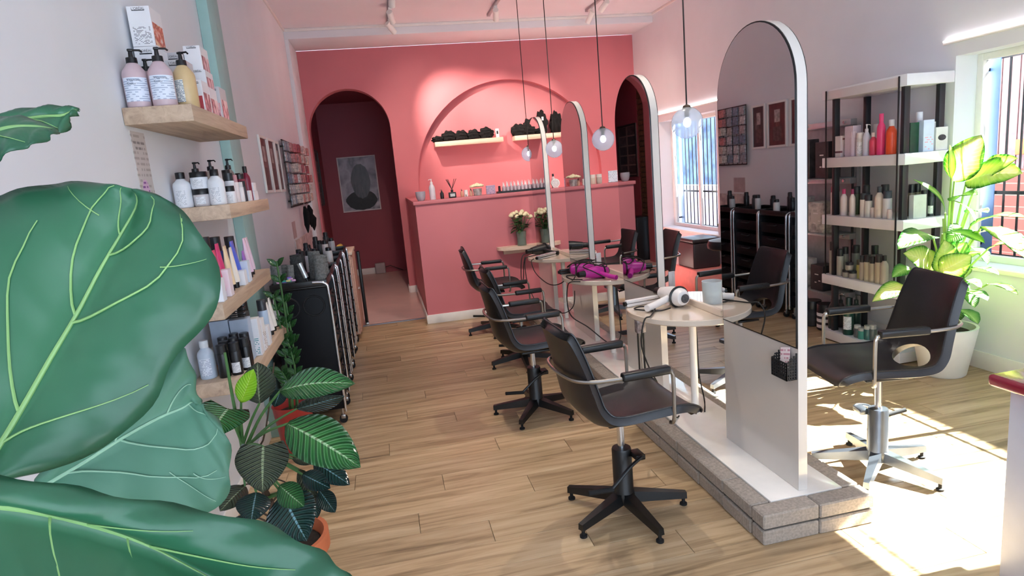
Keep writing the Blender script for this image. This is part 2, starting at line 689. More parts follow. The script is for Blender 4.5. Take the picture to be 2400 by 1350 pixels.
# shop front behind the photographer: glazed opening between two piers
b = B()
b.box((XL - 0.2, YF - 0.15, -0.1), (XL + 0.35, YF, ZC + 0.1))
b.box((XR - 0.4, YF - 0.15, -0.1), (XR + 0.25, YF, ZC + 0.1))
b.box((XL + 0.35, YF - 0.15, 2.75), (XR - 0.4, YF, ZC + 0.1))
b.box((XL + 0.35, YF - 0.15, -0.1), (XR - 0.4, YF, 0.25))
struct(b.obj('wall_front', M['wall'], smooth=False))
portal('daylight_front', ((XL + XR) / 2, YF - 0.08, 1.5), (0, 1, 0), XR - XL - 0.75, 2.5)
portal('daylight_near_window', (XR + 0.2, (W2[0] + W2[1]) / 2, 1.4), (-1, 0, 0), 1.4, 1.88)
portal('daylight_far_window', (XR + 0.2, (W1[0] + W1[1]) / 2, 1.36), (-1, 0, 0), 1.44, 1.51)

# coral back wall with doorway arch and shallow niche arch
DX0, DX1, DSP = -0.86, 0.22, 2.35
NX0, NX1, NSP = 0.52, 3.25, 1.52
DC, DR = (DX0 + DX1) / 2, (DX1 - DX0) / 2
NC, NR = (NX0 + NX1) / 2, (NX1 - NX0) / 2


def arc(cx, r, sp, n):
    return [(cx - r * math.cos(PI * i / n), sp + r * math.sin(PI * i / n)) for i in range(n + 1)]


dar, nar = arc(DC, DR, DSP, 32), arc(NC, NR, NSP, 48)
b = B()
top = 3.40


def strip(x0, z0, x1, z1, Y=YB):
    b.quad((x0, Y, z0), (x1, Y, z1), (x1, Y, top), (x0, Y, top))


strip(XL, 0, DX0, 0)
for p, q in zip(dar, dar[1:]):
    strip(p[0], p[1], q[0], q[1])
strip(DX1, 0, NX0, 0)
for p, q in zip(nar, nar[1:]):
    strip(p[0], p[1], q[0], q[1])
strip(NX1, 0, XR, 0)
# reveals of the door opening and of the niche
dpath = [(DX0, 0.0)] + dar + [(DX1, 0.0)]
for p, q in zip(dpath, dpath[1:]):
    b.quad((p[0], YB, p[1]), (p[0], YB + 0.2, p[1]), (q[0], YB + 0.2, q[1]), (q[0], YB, q[1]))
npath = [(NX0, 0.0)] + nar + [(NX1, 0.0)]
for p, q in zip(npath, npath[1:]):
    b.quad((p[0], YB, p[1]), (p[0], YB + 0.1, p[1]), (q[0], YB + 0.1, q[1]), (q[0], YB, q[1]))
NB = YB + 0.1
for p, q in zip(nar, nar[1:]):
    b.quad((p[0], NB, 0), (q[0], NB, 0), (q[0], NB, q[1]), (p[0], NB, p[1]))
# back side so that no light leaks through
b.quad((XL, NB + 0.1, 0), (DX0, NB + 0.1, 0), (DX0, NB + 0.1, top), (XL, NB + 0.1, top))
b.quad((DX1, NB + 0.1, 0), (XR, NB + 0.1, 0), (XR, NB + 0.1, top), (DX1, NB + 0.1, top))
b.quad((XL, YB, top), (XR, YB, top), (XR, NB + 0.1, top), (XL, NB + 0.1, top))
struct(b.obj('wall_back', M['coral'], smooth=False))
b = B().box((DX1 + 0.001, YB - 0.016, 0), (0.329, YB - 0.001, 0.1), 0.003)
b.box((DX1 - 0.001, YB + 0.001, 0), (DX1 - 0.013, YB + 0.2, 0.1), 0.003)
struct(b.obj('baseboard_nib', M['white']))

# passage behind the doorway
struct(B().box((-1.2, 11.47, 0), (0.9, 11.6, 3.1)).obj('wall_passage_end', M['maroon']))
struct(B().box((0.42, YB + 0.21, 0), (0.55, 11.47, 3.1)).obj('wall_passage_right', M['maroon']))
struct(B().box((-1.2, YB + 0.21, 3.0), (0.55, 11.6, 3.1)).obj('ceiling_passage', M['maroon']))
# exposed brick on the passage's left side: each brick a piece on a mortar backing
bw = struct(B().box((-1.15, YB + 0.21, 0), (-0.975, 9.70, 3.0)).obj('wall_passage_left', M['mortar']))
struct(B().box((-1.15, 9.7005, 0), (-0.95, 11.469, 3.0)).obj('wall_passage_side', M['maroon']))
bm_ = B().box((0, 0, 0), (0.02, 0.23, 0.072), 0.004, 1).mesh('brick', smooth=False)
bm_.materials.append(mat('6d4f3a', 0.9, var=0.25, scale=20, bump=0.4))
for r_ in range(36):
    zz = r_ * 0.082 + 0.005
    yy = YB + 0.215 - (0.12 if r_ % 2 else 0.0)
    while yy < 9.62:
        if yy > YB + 0.1:
            o = mobj('brick', bm_, None, bw)
            o.location = (-0.976 + random.uniform(-0.003, 0.003), max(yy, YB + 0.212), zz)
        yy += 0.24
b = B().box((-0.95, 11.455, 0), (-0.29, 11.469, 0.11), 0.003)
struct(b.obj('baseboard_passage', M['white']))
vb = thing('wall_heater_box', 'small grey white box standing against the dark red passage wall', 'heater', (-0.2, 11.40, 0))
B().box((-0.09, -0.055, 0.0), (0.09, 0.055, 0.19), 0.018, 3).obj('casing', mat('b4a8a8', 0.5), vb)
B().tube([(0.09, 0.02, 0.1), (0.18, 0.03, 0.12), (0.3, 0.03, 0.06), (0.4, 0.03, 0.01)], 0.006).obj('cable', M['cord'], vb)

# half-height coral partition with ledge
CX0, CX1, CY, CZ = 0.33, 2.78, 6.89, 1.368
b = B().box((CX0, CY, 0), (CX1, CY + 0.16, CZ - 0.04))
b.box((CX0, CY + 0.16, 0), (CX0 + 0.14, YB - 0.001, CZ - 0.04))
struct(b.obj('wall_partition', M['coral'], smooth=False))
b = B().box((CX0 - 0.02, CY - 0.025, CZ - 0.04), (CX1 + 0.02, CY + 0.2, CZ), 0.006)
b.box((CX0 - 0.02, CY + 0.2, CZ - 0.04), (CX0 + 0.16, YB - 0.002, CZ), 0.006)
struct(b.obj('trim_ledge', M['coral']))
b = B().box((CX0 - 0.014, CY - 0.014, 0), (CX1 + 0.014, CY - 0.0005, 0.1), 0.003)
b.box((CX0 - 0.014, CY, 0), (CX0 - 0.0005, YB - 0.02, 0.1), 0.003)
struct(b.obj('baseboard_partition', M['white']))


# ------------------------------------------------------------------ windows
def window(n, W, mull):
    y0, y1, z0, z1 = W
    X = XR + 0.17
    root = struct(bpy.data.objects.new('window_%d' % n, None))
    COL.objects.link(root)
    root.location = (X, y0, z0)
    L, H_ = y1 - y0, z1 - z0
    t = 0.045
    b = B()
    b.box((0, 0, 0), (0.05, t, H_), 0.004)
    b.box((0, L - t, 0), (0.05, L, H_), 0.004)
    b.box((0, t, 0), (0.05, L - t, t), 0.004)
    b.box((0, t, H_ - t), (0.05, L - t, H_), 0.004)
    b.obj('window_frame', M['white'], root)
    for i in range(mull - 1):
        yy = L * (i + 1) / mull
        B().box((0.005, yy - 0.02, t), (0.045, yy + 0.02, H_ - t), 0.003).obj('mullion', M['white'], root)
    for i in range(mull):
        B().box((0.02, L * i / mull + 0.02, t), (0.026, L * (i + 1) / mull - 0.02, H_ - t)).obj('pane', M['glass'], root)
    B().box((-0.20, -0.03, -0.03), (0.0, L + 0.03, -0.0005), 0.005).obj('window_sill', M['white'], root)
    return root


window(1, W1, 2)
window(2, W2, 2)


def pelmet(y0, y1, z, label):
    t = thing('light_strip', label, 'light', (XR - 0.006, y0, z))
    B().box((-0.012, 0, -0.012), (0.005, y1 - y0, 0.006), 0.003).obj('rail', M['white'], t)
    B().box((-0.016, 0.005, 0.0065), (0.003, y1 - y0 - 0.005, 0.016)).obj('diffuser', emit('fff6f2', 4.0), t)


pelmet(6.66, 8.39, 2.176, 'thin glowing light strip above the far barred window')
pelmet(1.5, 3.75, 2.186, 'thin glowing light strip above the near window by the big plant')


def grille(W, label):
    y0, y1, z0, z1 = W
    X = XR + 0.33
    t = thing('window_grille', label, 'grille', (X, y0, z0))
    L, H_ = y1 - y0, z1 - z0
    me = B().box((-0.005, -0.005, -0.05), (0.005, 0.005, H_ + 0.05)).mesh('bar')
    me.materials.append(M['post_black'])
    n = int(L / 0.1)
    for i in range(n + 1):
        o = mobj('bar', me, None, t)
        o.location = (0, L * i / n, 0)
    for zz in (0.02, H_ * 0.33, H_ - 0.03):
        B().box((-0.012, -0.02, zz - 0.012), (-0.0071, L + 0.02, zz + 0.012)).obj('rail', M['post_black'], t)
    b = B()
    for yy in (-0.035, L + 0.035):
        for zz in (0.1, H_ - 0.1):
            b.box((-0.08, yy - 0.01, zz - 0.01), (0.0, yy + 0.01, zz + 0.01))
    b.obj('fixing_lug', M['post_black'], t)
    for yy in (0.0, L):
        B().box((-0.02, yy - 0.045, -0.06), (-0.0125, yy + 0.045, H_ + 0.06)).obj('side_plate', mat('5a78a8', 0.5), t)


grille(W1, 'black vertical security bars outside the far window')
grille(W2, 'black vertical security bars outside the near window behind the big plant')

# outside: yard, brick boundary wall, slatted fence on top
struct(B().box((XR + 0.25, -4, -0.3), (14, 16, -0.1)).obj('ground_outside', mat('8a7d76', 0.9, var=0.1, scale=3)))
mt, nt, pb = nodes('boundary_brick')
tc = nt.nodes.new('ShaderNodeTexCoord')
mp = nt.nodes.new('ShaderNodeMapping')
mp.inputs['Rotation'].default_value = (PI / 2, 0, PI / 2)
bt = nt.nodes.new('ShaderNodeTexBrick')
bt.inputs['Color1'].default_value = lin('74403a')
bt.inputs['Color2'].default_value = lin('8a5048')
bt.inputs['Mortar'].default_value = lin('8f7a70')
bt.inputs['Scale'].default_value = 4.0
nt.links.new(tc.outputs['Object'], mp.inputs['Vector'])
nt.links.new(mp.outputs['Vector'], bt.inputs['Vector'])
nt.links.new(bt.outputs['Color'], pb.inputs['Base Color'])
pb.inputs['Roughness'].default_value = 0.9
struct(B().box((6.6, -2, -0.1), (6.8, 8.2, 1.15)).obj('wall_boundary', mt))
struct(B().box((6.6, 8.2, -0.1), (6.8, 16, 0.95)).obj('wall_boundary_pale', mat('c4cfe8', 0.8, var=0.15, scale=3)))
fn = thing('slat_fence', 'pale slatted fence above the brick wall outside the window', 'fence', (6.68, -2, 1.15))
sl = B().box((0, 0, 0), (0.03, 0.085, 1.35)).mesh('slat', smooth=False)
sl.materials.append(mat('8f6c6e', 0.8, var=0.15))
for i in range(100):
    o = mobj('slat', sl, None, fn)
    o.location = (0, i * 0.1, 0.0)
B().box((0.03, 0, 0.3), (0.07, 10, 0.38)).obj('rail', mat('9a8480', 0.8), fn)
rd = tag(B().box((0, 0, 0), (0.04, 1.6, 0.16), 0.01).obj('sign_board', mat('e2673a', 0.6)), 'orange board on the yard wall beyond the near window', 'sign')
rd.location = (6.55, 3.9, 1.30)
struct(B().box((9.0, 10.5, -0.1), (9.2, 22, 2.6)).obj('wall_neighbour_far', mat('7f96c8', 0.8, var=0.35, scale=2.5)))
struct(B().box((7.5, -2, -0.1), (7.7, 8.2, 4.0)).obj('wall_neighbour', mat('7a5456', 0.9, var=0.2, scale=2)))

# writing on the near window's glass
lt = thing('window_lettering', 'small cyan lettering on the glass of the near window', 'sign', (XR + 0.188, 2.95, 1.12))
o = mobj('letters', text_mesh('EYELASHES', 0.075).copy(), mat('35c8d8', 0.4), lt)
o.rotation_euler = (PI / 2, 0, -PI / 2)

# ------------------------------------------------------------------ wall shelves on the left
SX = -0.68
pt = tag(B().box((0, 0, 0), (0.06, 0.30, ZC - 0.0312), 0.003).obj('shelf_upright', M['mint']), 'pale mint painted board upright behind the wooden wall shelves', 'post')
pt.location = (XL + 0.001, 4.17, 0.0)
SHELF = [(2.70, 3.72, 1.966), (3.035, 4.03, 1.567), (2.64, 3.73, 1.18), (2.86, 4.03, 0.80)]
for (y0, y1, zt), lb in zip(SHELF, ['top wooden wall shelf holding pump bottles and gift boxes', 'second wooden wall shelf holding white bottles and jars',
                                    'third wooden wall shelf with pink and blue tubes', 'lowest wooden wall shelf crowded with black bottles and boxes']):
    o = tag(B().box((0, 0, -0.065), (SX - XL - 0.001, y1 - y0, 0), 0.003).obj('wall_shelf', M['shelfwood']), lb, 'shelf', 'oak wall shelves on the left wall')
    o.location = (XL + 0.001, y0, zt)

# ------------------------------------------------------------------ platform, mirrors, tables
PX0, PX1, PY0, PY1, PZ = 1.349, 1.868, 2.085, 6.76, 0.136
pf = thing('paver_platform', 'long low platform of grey concrete pavers with white slab top', 'platform', (0, 0, 0))
B().box((PX0 + 0.012, PY0 + 0.012, 0), (PX1 - 0.012, PY1 - 0.012, PZ - 0.02)).obj('core', M['mortar'], pf)
SLX0, SLX1 = PX0 + 0.092, PX1 - 0.082
B().box((SLX0 + 0.001, PY0 + 0.09, PZ - 0.019), (SLX1 - 0.001, PY1 - 0.09, PZ + 0.001), 0.002).obj('slab', M['gloss_white'], pf)
PLN = 0.224
npv = int((PY1 - PY0 - 0.18) / PLN)
PLN = (PY1 - PY0 - 0.19) / npv
pvm = B().box((0, 0.001, 0), (0.088, PLN - 0.0015, 0.0635), 0.006, 1).mesh('paver', smooth=False)
pvm.materials.append(M['concrete'])
for cz in (0.0, 0.072):
    for side in (0, 1):
        for i in range(npv):
            o = mobj('paver', pvm, None, pf)
            o.location = ((PX0 if side == 0 else PX1 - 0.088) + random.uniform(-0.003, 0.003), PY0 + 0.095 + i * PLN, cz)
    hw = (PX1 - PX0) / 2
    pe = B().box((0.001, 0, 0), (hw - 0.001, 0.088, 0.0635), 0.006, 1).mesh('paver', smooth=False)
    pe.materials.append(M['concrete'])
    for k in range(2):
        for yy in (PY0, PY1 - 0.088):
            o = mobj('paver', pe, None, pf)
            o.location = (PX0 + k * hw, yy + random.uniform(-0.002, 0.002), cz)

PANX, PANT = 1.598, 0.042
PAN = [(2.207, 0.581), (3.542, 0.577), (4.849, 0.575), (6.102, 0.572)]
PTOP = 2.1215
ZM = 0.7755


def arch_poly(w_, z0, z1, inset=0.0, n=28):
    r = w_ / 2 - inset
    c = w_ / 2
    zs = z1 - w_ / 2
    return [(c - r, z0)] + [(c - r * math.cos(PI * i / n), zs + r * math.sin(PI * i / n)) for i in range(n + 1)] + [(c + r, z0)]


ZB0 = PZ + 0.002
plabels = ['arched white mirror panel nearest the camera with card holder', 'second arched mirror panel from the camera, behind the white dryer table',
           'third arched mirror panel, between the pink dryers and the hair irons', 'farthest arched mirror panel beside the vase of cream roses']
for (y0, w_), lb in zip(PAN, plabels):
    t = thing('mirror_panel', lb, 'mirror', (PANX, y0, 0), 0, 'arched mirror panels on the paver platform')
    B().prism(arch_poly(w_, ZB0, PTOP), 0, PANT, 'yz').obj('panel', M['panel'], t)
    for sx in (-1, 1):
        x0, x1 = (-0.004, -0.0004) if sx < 0 else (PANT + 0.0004, PANT + 0.004)
        B().prism(arch_poly(w_, ZM, PTOP, 0.001), x0, x1, 'yz').obj('mirror_rim', M['black'], t)
        xa, xb = (-0.0062, -0.0043) if sx < 0 else (PANT + 0.0043, PANT + 0.0062)
        g = B().prism(arch_poly(w_, ZM + 0.006, PTOP, 0.007), xa, xb, 'yz').obj('mirror_glass', M['mirror'], t)

TZ = 0.776
TAB = [3.163, 4.482, 5.762]
tl = ['round cream table between the two nearest mirrors with white hair dryer', 'round cream table with the magenta hair dryers',
      'round cream table with the black dryer and silver hair irons']
TC = PANX + PANT / 2
for ty, lb, RT in zip(TAB, tl, (0.362, 0.358, 0.334)):
    t = thing('salon_table', lb, 'table', (TC, ty, 0), 0, 'round tables between the mirrors')
    B().lathe([(0.0, TZ - 0.034), (RT - 0.006, TZ - 0.034), (RT, TZ - 0.028), (RT, TZ - 0.004), (RT - 0.004, TZ), (0, TZ)], n=64).obj('tabletop', M['tabletop'], t)
    B().box((-0.012, -RT + 0.03, TZ + 0.0005), (0.012, RT - 0.03, TZ + 0.035), 0.003).obj('divider', M['tabletop'], t)
    B().cyl((0, 0, ZB0), (0, 0, TZ - 0.0345), 0.021, n=20).obj('leg', M['gloss_white'], t)
t = thing('wall_table', 'half round pale table against the coral partition with roses', 'table', (1.55, CY - 0.002, 0))
poly = [(-0.37, 0)] + [(-0.37 * math.cos(PI * i / 24), -0.19 * math.sin(PI * i / 24) ** 0.7) for i in range(1, 24)] + [(0.37, 0)]
B().prism(poly, TZ - 0.036, TZ).obj('tabletop', M['palewood'], t)
B().box((-0.3, -0.03, TZ - 0.09), (0.3, -0.001, TZ - 0.0365), 0.003).obj('batten', M['palewood'], t)

# card holder on the nearest panel
ch = thing('card_holder', 'small black perforated holder on the nearest mirror panel', 'holder', (PANX - 0.0005, 2.213, 0.64))
b = B()
Wd, Dp, Hh = 0.105, 0.05, 0.115
b.box((-Dp, 0, 0), (-0.001, Wd, 0.003))
for (p, q, h0_, h1_) in (((-Dp, 0), (-Dp + 0.002, Wd), 0.07, 0.07),):
    pass
# front face and two sloping sides as perforated strips
for yy in [i * Wd / 7 for i in range(8)]:
    b.box((-Dp, max(0, yy - 0.004), 0), (-Dp + 0.003, min(Wd, yy + 0.004), 0.075))
for zz in [i * 0.0125 for i in range(7)]:
    b.box((-Dp + 0.0003, 0, zz - 0.0035 if zz else 0), (-Dp + 0.0027, Wd, zz + 0.0035))
for ys in (0, Wd - 0.003):
    for k in range(5):
        xx = -Dp + k * (Dp - 0.006) / 4
        b.box((xx, ys, 0), (xx + 0.006, ys + 0.003, 0.075 + 0.04 * k / 4))
    for zz in [i * 0.0125 for i in range(8)]:
        b.box((-Dp + 0.001 + max(0, zz - 0.075) * 1.1, ys + 0.0003, zz), (-0.001, ys + 0.0027, zz + 0.006))
b.obj('basket', M['black_matt'], ch, smooth=False)
cdm = print_mat('price_card', 'ecdede', 'c98f9c', 7, 0.6, 9, axes=('Y', 'Z'))
o = tag(B().box((-0.001, -0.03, 0.0), (0.001, 0.03, 0.115)).obj('price_card', cdm), 'pale pink printed cards standing in the black card holder', 'card')
o.location = (PANX - 0.03, 2.213 + 0.042, 0.655)
o.rotation_euler = (math.radians(-14), math.radians(12), 0)

# ------------------------------------------------------------------ pendant lamps
BY = [3.139, 4.432, 5.759, 6.795]
ZBULB = 1.7685
bl = ['nearest glass globe pendant lamp, above the white dryer table', 'second glass globe pendant lamp, above the magenta dryers',
      'third glass globe pendant lamp, above the hair irons table', 'farthest glass globe pendant lamp beside the last mirror']
for i, (yy, lb) in enumerate(zip(BY, bl)):
    t = thing('pendant_lamp', lb, 'lamp', (TC, yy, ZBULB), 0, 'glass globe pendants over the mirrors')
    B().sphere((0, 0, 0), 0.082, 28, 18).obj('globe', M['globe'], t)
    B().lathe([(0, 0.062), (0.022, 0.062), (0.024, 0.075), (0.018, 0.088), (0.006, 0.094), (0, 0.094)]).obj('fitting', M['brass'], t)
    B().cyl((0, 0, 0.03), (0, 0, 0.062), 0.012).obj('lamp_holder', M['brass'], t)
    B().sphere((0, 0, 0.002), 0.02, 14, 10, (1, 1, 1.25)).obj('bulb', emit('e6eeff', 12.0, 'bulb_glow'), t)
    B().cyl((0, 0, 0.0945), (0, 0, ZC - ZBULB - 0.024), 0.004, n=8).obj('cord', M['cord'], t)
    B().lathe([(0, ZC - ZBULB - 0.024), (0.045, ZC - ZBULB - 0.024), (0.05, ZC - ZBULB - 0.001), (0, ZC - ZBULB - 0.001)]).obj('ceiling_rose', M['black'], t)

# ------------------------------------------------------------------ ceiling tracks and spotlights
for (tx, ya, yb, lb) in ((0.33, 4.0, 8.29, 'left ceiling light track with three white spotlights'), (1.54, 3.5, 8.0, 'bare middle ceiling light track over the mirrors'),
                         (2.80, 3.5, 7.98, 'right ceiling light track near the barred windows')):
    t = thing('ceiling_track', lb, 'light track', (tx, ya, ZC), 0, 'ceiling light tracks')
    B().box((-0.018, 0, -0.03), (0.018, yb - ya, -0.0005), 0.003).obj('rail', mat('b8b2b6', 0.4), t)
    B().box((-0.02, yb - ya + 0.0005, -0.032), (0.02, yb - ya + 0.012, -0.0005)).obj('end_cap', M['alu'], t)


def spot(loc, aim, label, energy, color=(1, 0.82, 0.68), size=1.25, blend=0.9):
    t = thing('spotlight', label, 'spotlight', loc, 0, 'white track spotlights')
    d = (Vector(aim) - Vector(loc)).normalized()
    B().box((-0.018, -0.04, -0.028), (0.018, 0.04, -0.0005), 0.004).obj('adapter', M['white'], t)
    B().cyl((0, 0, -0.029), (0, 0, -0.08), 0.007).obj('arm', M['black'], t)
    c = Vector((0, 0, -0.085))
    B().cyl(c - d * 0.06, c + d * 0.09, 0.034, n=22).obj('barrel', M['white'], t)
    B().cyl(c + d * 0.0903, c + d * 0.0915, 0.028, n=22).obj('lens', emit('fff4e2', 10.0), t)
    l = light('spot_beam', 'SPOT', (0, 0, 0), d, energy, color, spot_size=size, spot_blend=blend, shadow_soft_size=0.03)
    l.parent = t
    l.location = c + d * 0.1


spot((0.33, 6.75, ZC - 0.03), (0.2, 9.0, 1.2), 'white track spotlight with lit lens, frontmost on the left track', 40)
spot((0.33, 7.45, ZC - 0.03), (0.75, 9.0, 2.4), 'white track spotlight in the middle of the left track', 16)
spot((0.33, 7.95, ZC - 0.03), (1.45, 9.14, 2.25), 'white track spotlight nearest the ceiling beam, tilted down', 150, size=1.0, blend=0.8)
spot((2.80, 7.35, ZC - 0.03), (2.25, 9.14, 2.45), 'white track spotlight on the right track aimed at the niche', 60, size=0.62, blend=1.0)
spot((2.80, 7.85, ZC - 0.03), (2.2, 9.14, 2.0), 'white track spotlight at the end of the right track', 45, size=0.7, blend=1.0)
spot((1.54, 7.55, ZC - 0.03), (1.8, 9.14, 2.5), 'spotlight added on the bare middle track to brighten the niche', 60, size=0.7, blend=1.0)  # head added to the otherwise bare track, brightens the niche interior
spot((2.80, 6.6, ZC - 0.03), (3.4, 9.0, 1.8), 'white track spotlight with glowing lens high near the right wall', 40)
# unseen heads added on the same tracks to brighten partition and floor
spot((0.33, 4.9, ZC - 0.03), (0.7, 6.89, 0.6), 'added unseen spotlight on the left track above the framed pictures', 70, (1, 0.88, 0.78))
spot((1.54, 4.6, ZC - 0.03), (1.4, 6.89, 0.7), 'added unseen spotlight on the middle track aimed at the partition', 70, (1, 0.88, 0.78))
spot((2.80, 4.9, ZC - 0.03), (2.3, 6.89, 0.8), 'added unseen spotlight on the right track aimed at the partition', 60, (1, 0.88, 0.78))
spot((0.33, 4.15, ZC - 0.03), (0.4, 3.4, 0.0), 'added unseen spotlight on the left track over the wooden floor', 50, (1, 0.9, 0.8), 1.6)
spot((1.54, 3.7, ZC - 0.03), (0.9, 2.6, 0.0), 'added unseen spotlight on the middle track over the chairs', 50, (1, 0.9, 0.8), 1.6)


# ------------------------------------------------------------------ styling chairs
def lerp(a, b_, t):
    return a + (b_ - a) * t


def shell_rows(off=0.0):
    """bucket shell, chair faces +X; rows run from the front lip over the seat up the back"""
    prof = catmull([(0.300, 0, 0.495), (0.286, 0, 0.520), (0.21, 0, 0.537), (0.08, 0, 0.526), (-0.06, 0, 0.514), (-0.145, 0, 0.528),
                    (-0.196, 0, 0.582), (-0.217, 0, 0.66), (-0.234, 0, 0.75), (-0.252, 0, 0.84), (-0.270, 0, 0.918), (-0.276, 0, 0.935)], 5)
    rows = []
    n = len(prof)
    for i, p in enumerate(prof):
        t = i / (n - 1)
        if t < 0.45:
            hw = lerp(0.19, 0.215, min(1, t / 0.2))
        else:
            hw = lerp(0.215, 0.155, (t - 0.45) / 0.55)
        if t > 0.94:
            hw *= 1 - 0.10 * ((t - 0.94) / 0.06) ** 2
        if t < 0.06:
            hw *= 1 - 0.13 * ((0.06 - t) / 0.06) ** 2
        a = prof[max(i - 1, 0)]
        c = prof[min(i + 1, n - 1)]
        d = (c - a).normalized()
        nrm = Vector((d.z, 0, -d.x)) * -1.0      # towards the sitter
        if nrm.z < 0 and t < 0.5:
            nrm = -nrm
        if t >= 0.5 and nrm.x < 0:
            nrm = -nrm
        row = []
        for k in range(17):
            v = k / 8 - 1
            lift = 0.052 * abs(v) ** 2.6 * (math.sin(PI * min(1, max(0, (t - 0.05) / 0.95))) ** 0.8)
            row.append(p + Vector((0, v * hw, 0)) + nrm * (lift + off))
        rows.append(row)
    return rows


ROWS = shell_rows()
NR = len(ROWS)
hc, hr_u, hr_v = 0.475 * (NR - 1), 4.6, 4.4       # opening between seat and back


def in_hole(i, j):
    u = (i + 0.5 - hc) / hr_u
    v = (j + 0.5 - 8) / hr_v
    return u * u + v * v < 1.0


def snap_hole(rows):
    out = [list(r) for r in rows]
    n, mcol = len(rows), len(rows[0])

    def samp(u, v):
        u = max(0, min(n - 1.001, u))
        v = max(0, min(mcol - 1.001, v))
        i, j = int(u), int(v)
        a, c = u - i, v - j
        return rows[i][j] * (1 - a) * (1 - c) + rows[i + 1][j] * a * (1 - c) + rows[i][j + 1] * (1 - a) * c + rows[i + 1][j + 1] * a * c
    for i in range(1, n - 1):
        for j in range(1, mcol - 1):
            q = [in_hole(i - 1, j - 1), in_hole(i - 1, j), in_hole(i, j - 1), in_hole(i, j)]
            if any(q) and not all(q):
                u, v = (i - hc) / hr_u, (j - 8) / hr_v
                r = math.hypot(u, v) or 1
                out[i][j] = samp(hc + hr_u * u / r, 8 + hr_v * v / r)
    return out


def make_chair(label, frame_mt, base_mt):
    t = thing('styling_chair', label, 'chair', (0, 0, 0), 0, 'black hydraulic styling chairs')
    sh = B().grid(snap_hole(ROWS), skip=in_hole).obj('seat_shell', M['leather'], t, angle=180)
    so = sh.modifiers.new('thick', 'SOLIDIFY')
    so.thickness = 0.036
    so.offset = -1 if True else 1
    bv = sh.modifiers.new('soft', 'BEVEL')
    bv.width = 0.010
    bv.segments = 3
    bv.limit_method = 'ANGLE'
    bv.angle_limit = math.radians(50)
    # seam piping around the inner edge
    edge = [r[0] + Vector((0, -0.002, 0)) for r in ROWS] + [ROWS[-1][k] for k in range(1, 16)] + [r[16] + Vector((0, 0.002, 0)) for r in reversed(ROWS)]
    B().tube(edge[2:-2], 0.004, 6).obj('piping', M['leather'], sh)
    # armrest hoop
    def side(s):
        return [(0.145, s * 0.200, 0.490), (0.15, s * 0.217, 0.497), (0.153, s * 0.223, 0.54), (0.153, s * 0.225, 0.69), (0.147, s * 0.225, 0.718),
                (0.125, s * 0.225, 0.729), (-0.05, s * 0.225, 0.730), (-0.14, s * 0.222, 0.732), (-0.215, s * 0.208, 0.735), (-0.268, s * 0.15, 0.737)]
    path = catmull(side(-1) + [(-0.287, 0, 0.738)] + list(reversed(side(1))), 4)
    B().tube(path, 0.0085, 8).obj('arm_frame', frame_mt, t)
    for s in (-1, 1):
        B().box((-0.08, s * 0.225 - 0.020, 0.718), (0.138, s * 0.225 + 0.020, 0.754), 0.010, 3).obj('armrest', M['black'], t)
    B().box((-0.09, -0.09, 0.461), (0.11, 0.09, 0.476), 0.005).obj('seat_plate', M['black'], t)
    B().cyl((0, 0, 0.3), (0, 0, 0.4605), 0.0165, n=18).obj('piston', M['chrome'], t)
    col = B().lathe([(0, 0.062), (0.05, 0.062), (0.052, 0.10), (0.046, 0.112), (0.045, 0.312), (0.042, 0.32), (0.017, 0.322), (0, 0.322)], n=24).obj('column', base_mt, t)
    lv = B()
    lv.box((0.03, -0.09, 0.283), (0.075, -0.015, 0.308), 0.004)
    lv.tube(catmull([(0.068, -0.085, 0.298), (0.045, -0.10, 0.302), (-0.02, -0.125, 0.282), (-0.085, -0.14, 0.238), (-0.12, -0.145, 0.212)], 5), 0.008, 8)
    lv.obj('pump_lever', base_mt, t)
    B().cyl((-0.115, -0.145, 0.209), (-0.235, -0.158, 0.226), 0.011, n=12).obj('pedal', M['rubber'], t)
    lm = B()
    n = 6
    rings = []
    for k in range(n):
        f = k / (n - 1)
        x = lerp(0.035, 0.292, f)
        z1, z0 = lerp(0.108, 0.066, f), lerp(0.058, 0.036, f)
        hw = lerp(0.030, 0.015, f)
        rings.append([lm.bm.verts.new(p) for p in ((x, -hw, z0), (x, hw, z0), (x, hw * 0.8, z1), (x, -hw * 0.8, z1))])
    lm.skin(rings)
    leg = lm.mesh('leg', angle=30)
    leg.materials.append(base_mt)
    gm = B().lathe([(0, 0.0), (0.017, 0.0), (0.017, 0.009), (0.008, 0.012), (0.008, 0.038), (0, 0.038)], n=14).mesh('glide')
    gm.materials.append(M['rubber'])
    for k in range(5):
        a = 2 * PI * k / 5
        o = mobj('leg', leg, None, t)
        o.rotation_euler = (0, 0, a)
        g = mobj('glide', gm, None, o)
        g.location = (0.278, 0, 0)
    return t


def turn_base(t, deg):
    k = 0
    for c in t.children:
        if c.name.startswith('leg'):
            c.rotation_euler = (0, 0, math.radians(deg) + 2 * PI * k / 5)
            k += 1
        if c.name.startswith(('pump_lever', 'pedal')):
            pass


chair0 = make_chair('black styling chair nearest the camera, left of the platform', M['steel'], M['black'])
L0 = [((0.923, 2.531, 0), 4, -8, None, 0.0), ((0.835, 3.87, 0), 2, 20, 'black styling chair second from the camera, left of the platform', -0.025),
      ((1.00, 4.98, 0), 2, 48, 'black styling chair third from the camera, left of the platform', -0.085),
      ((0.975, 6.14, 0), -4, 40, 'farthest black styling chair, close to the coral partition', -0.045)]


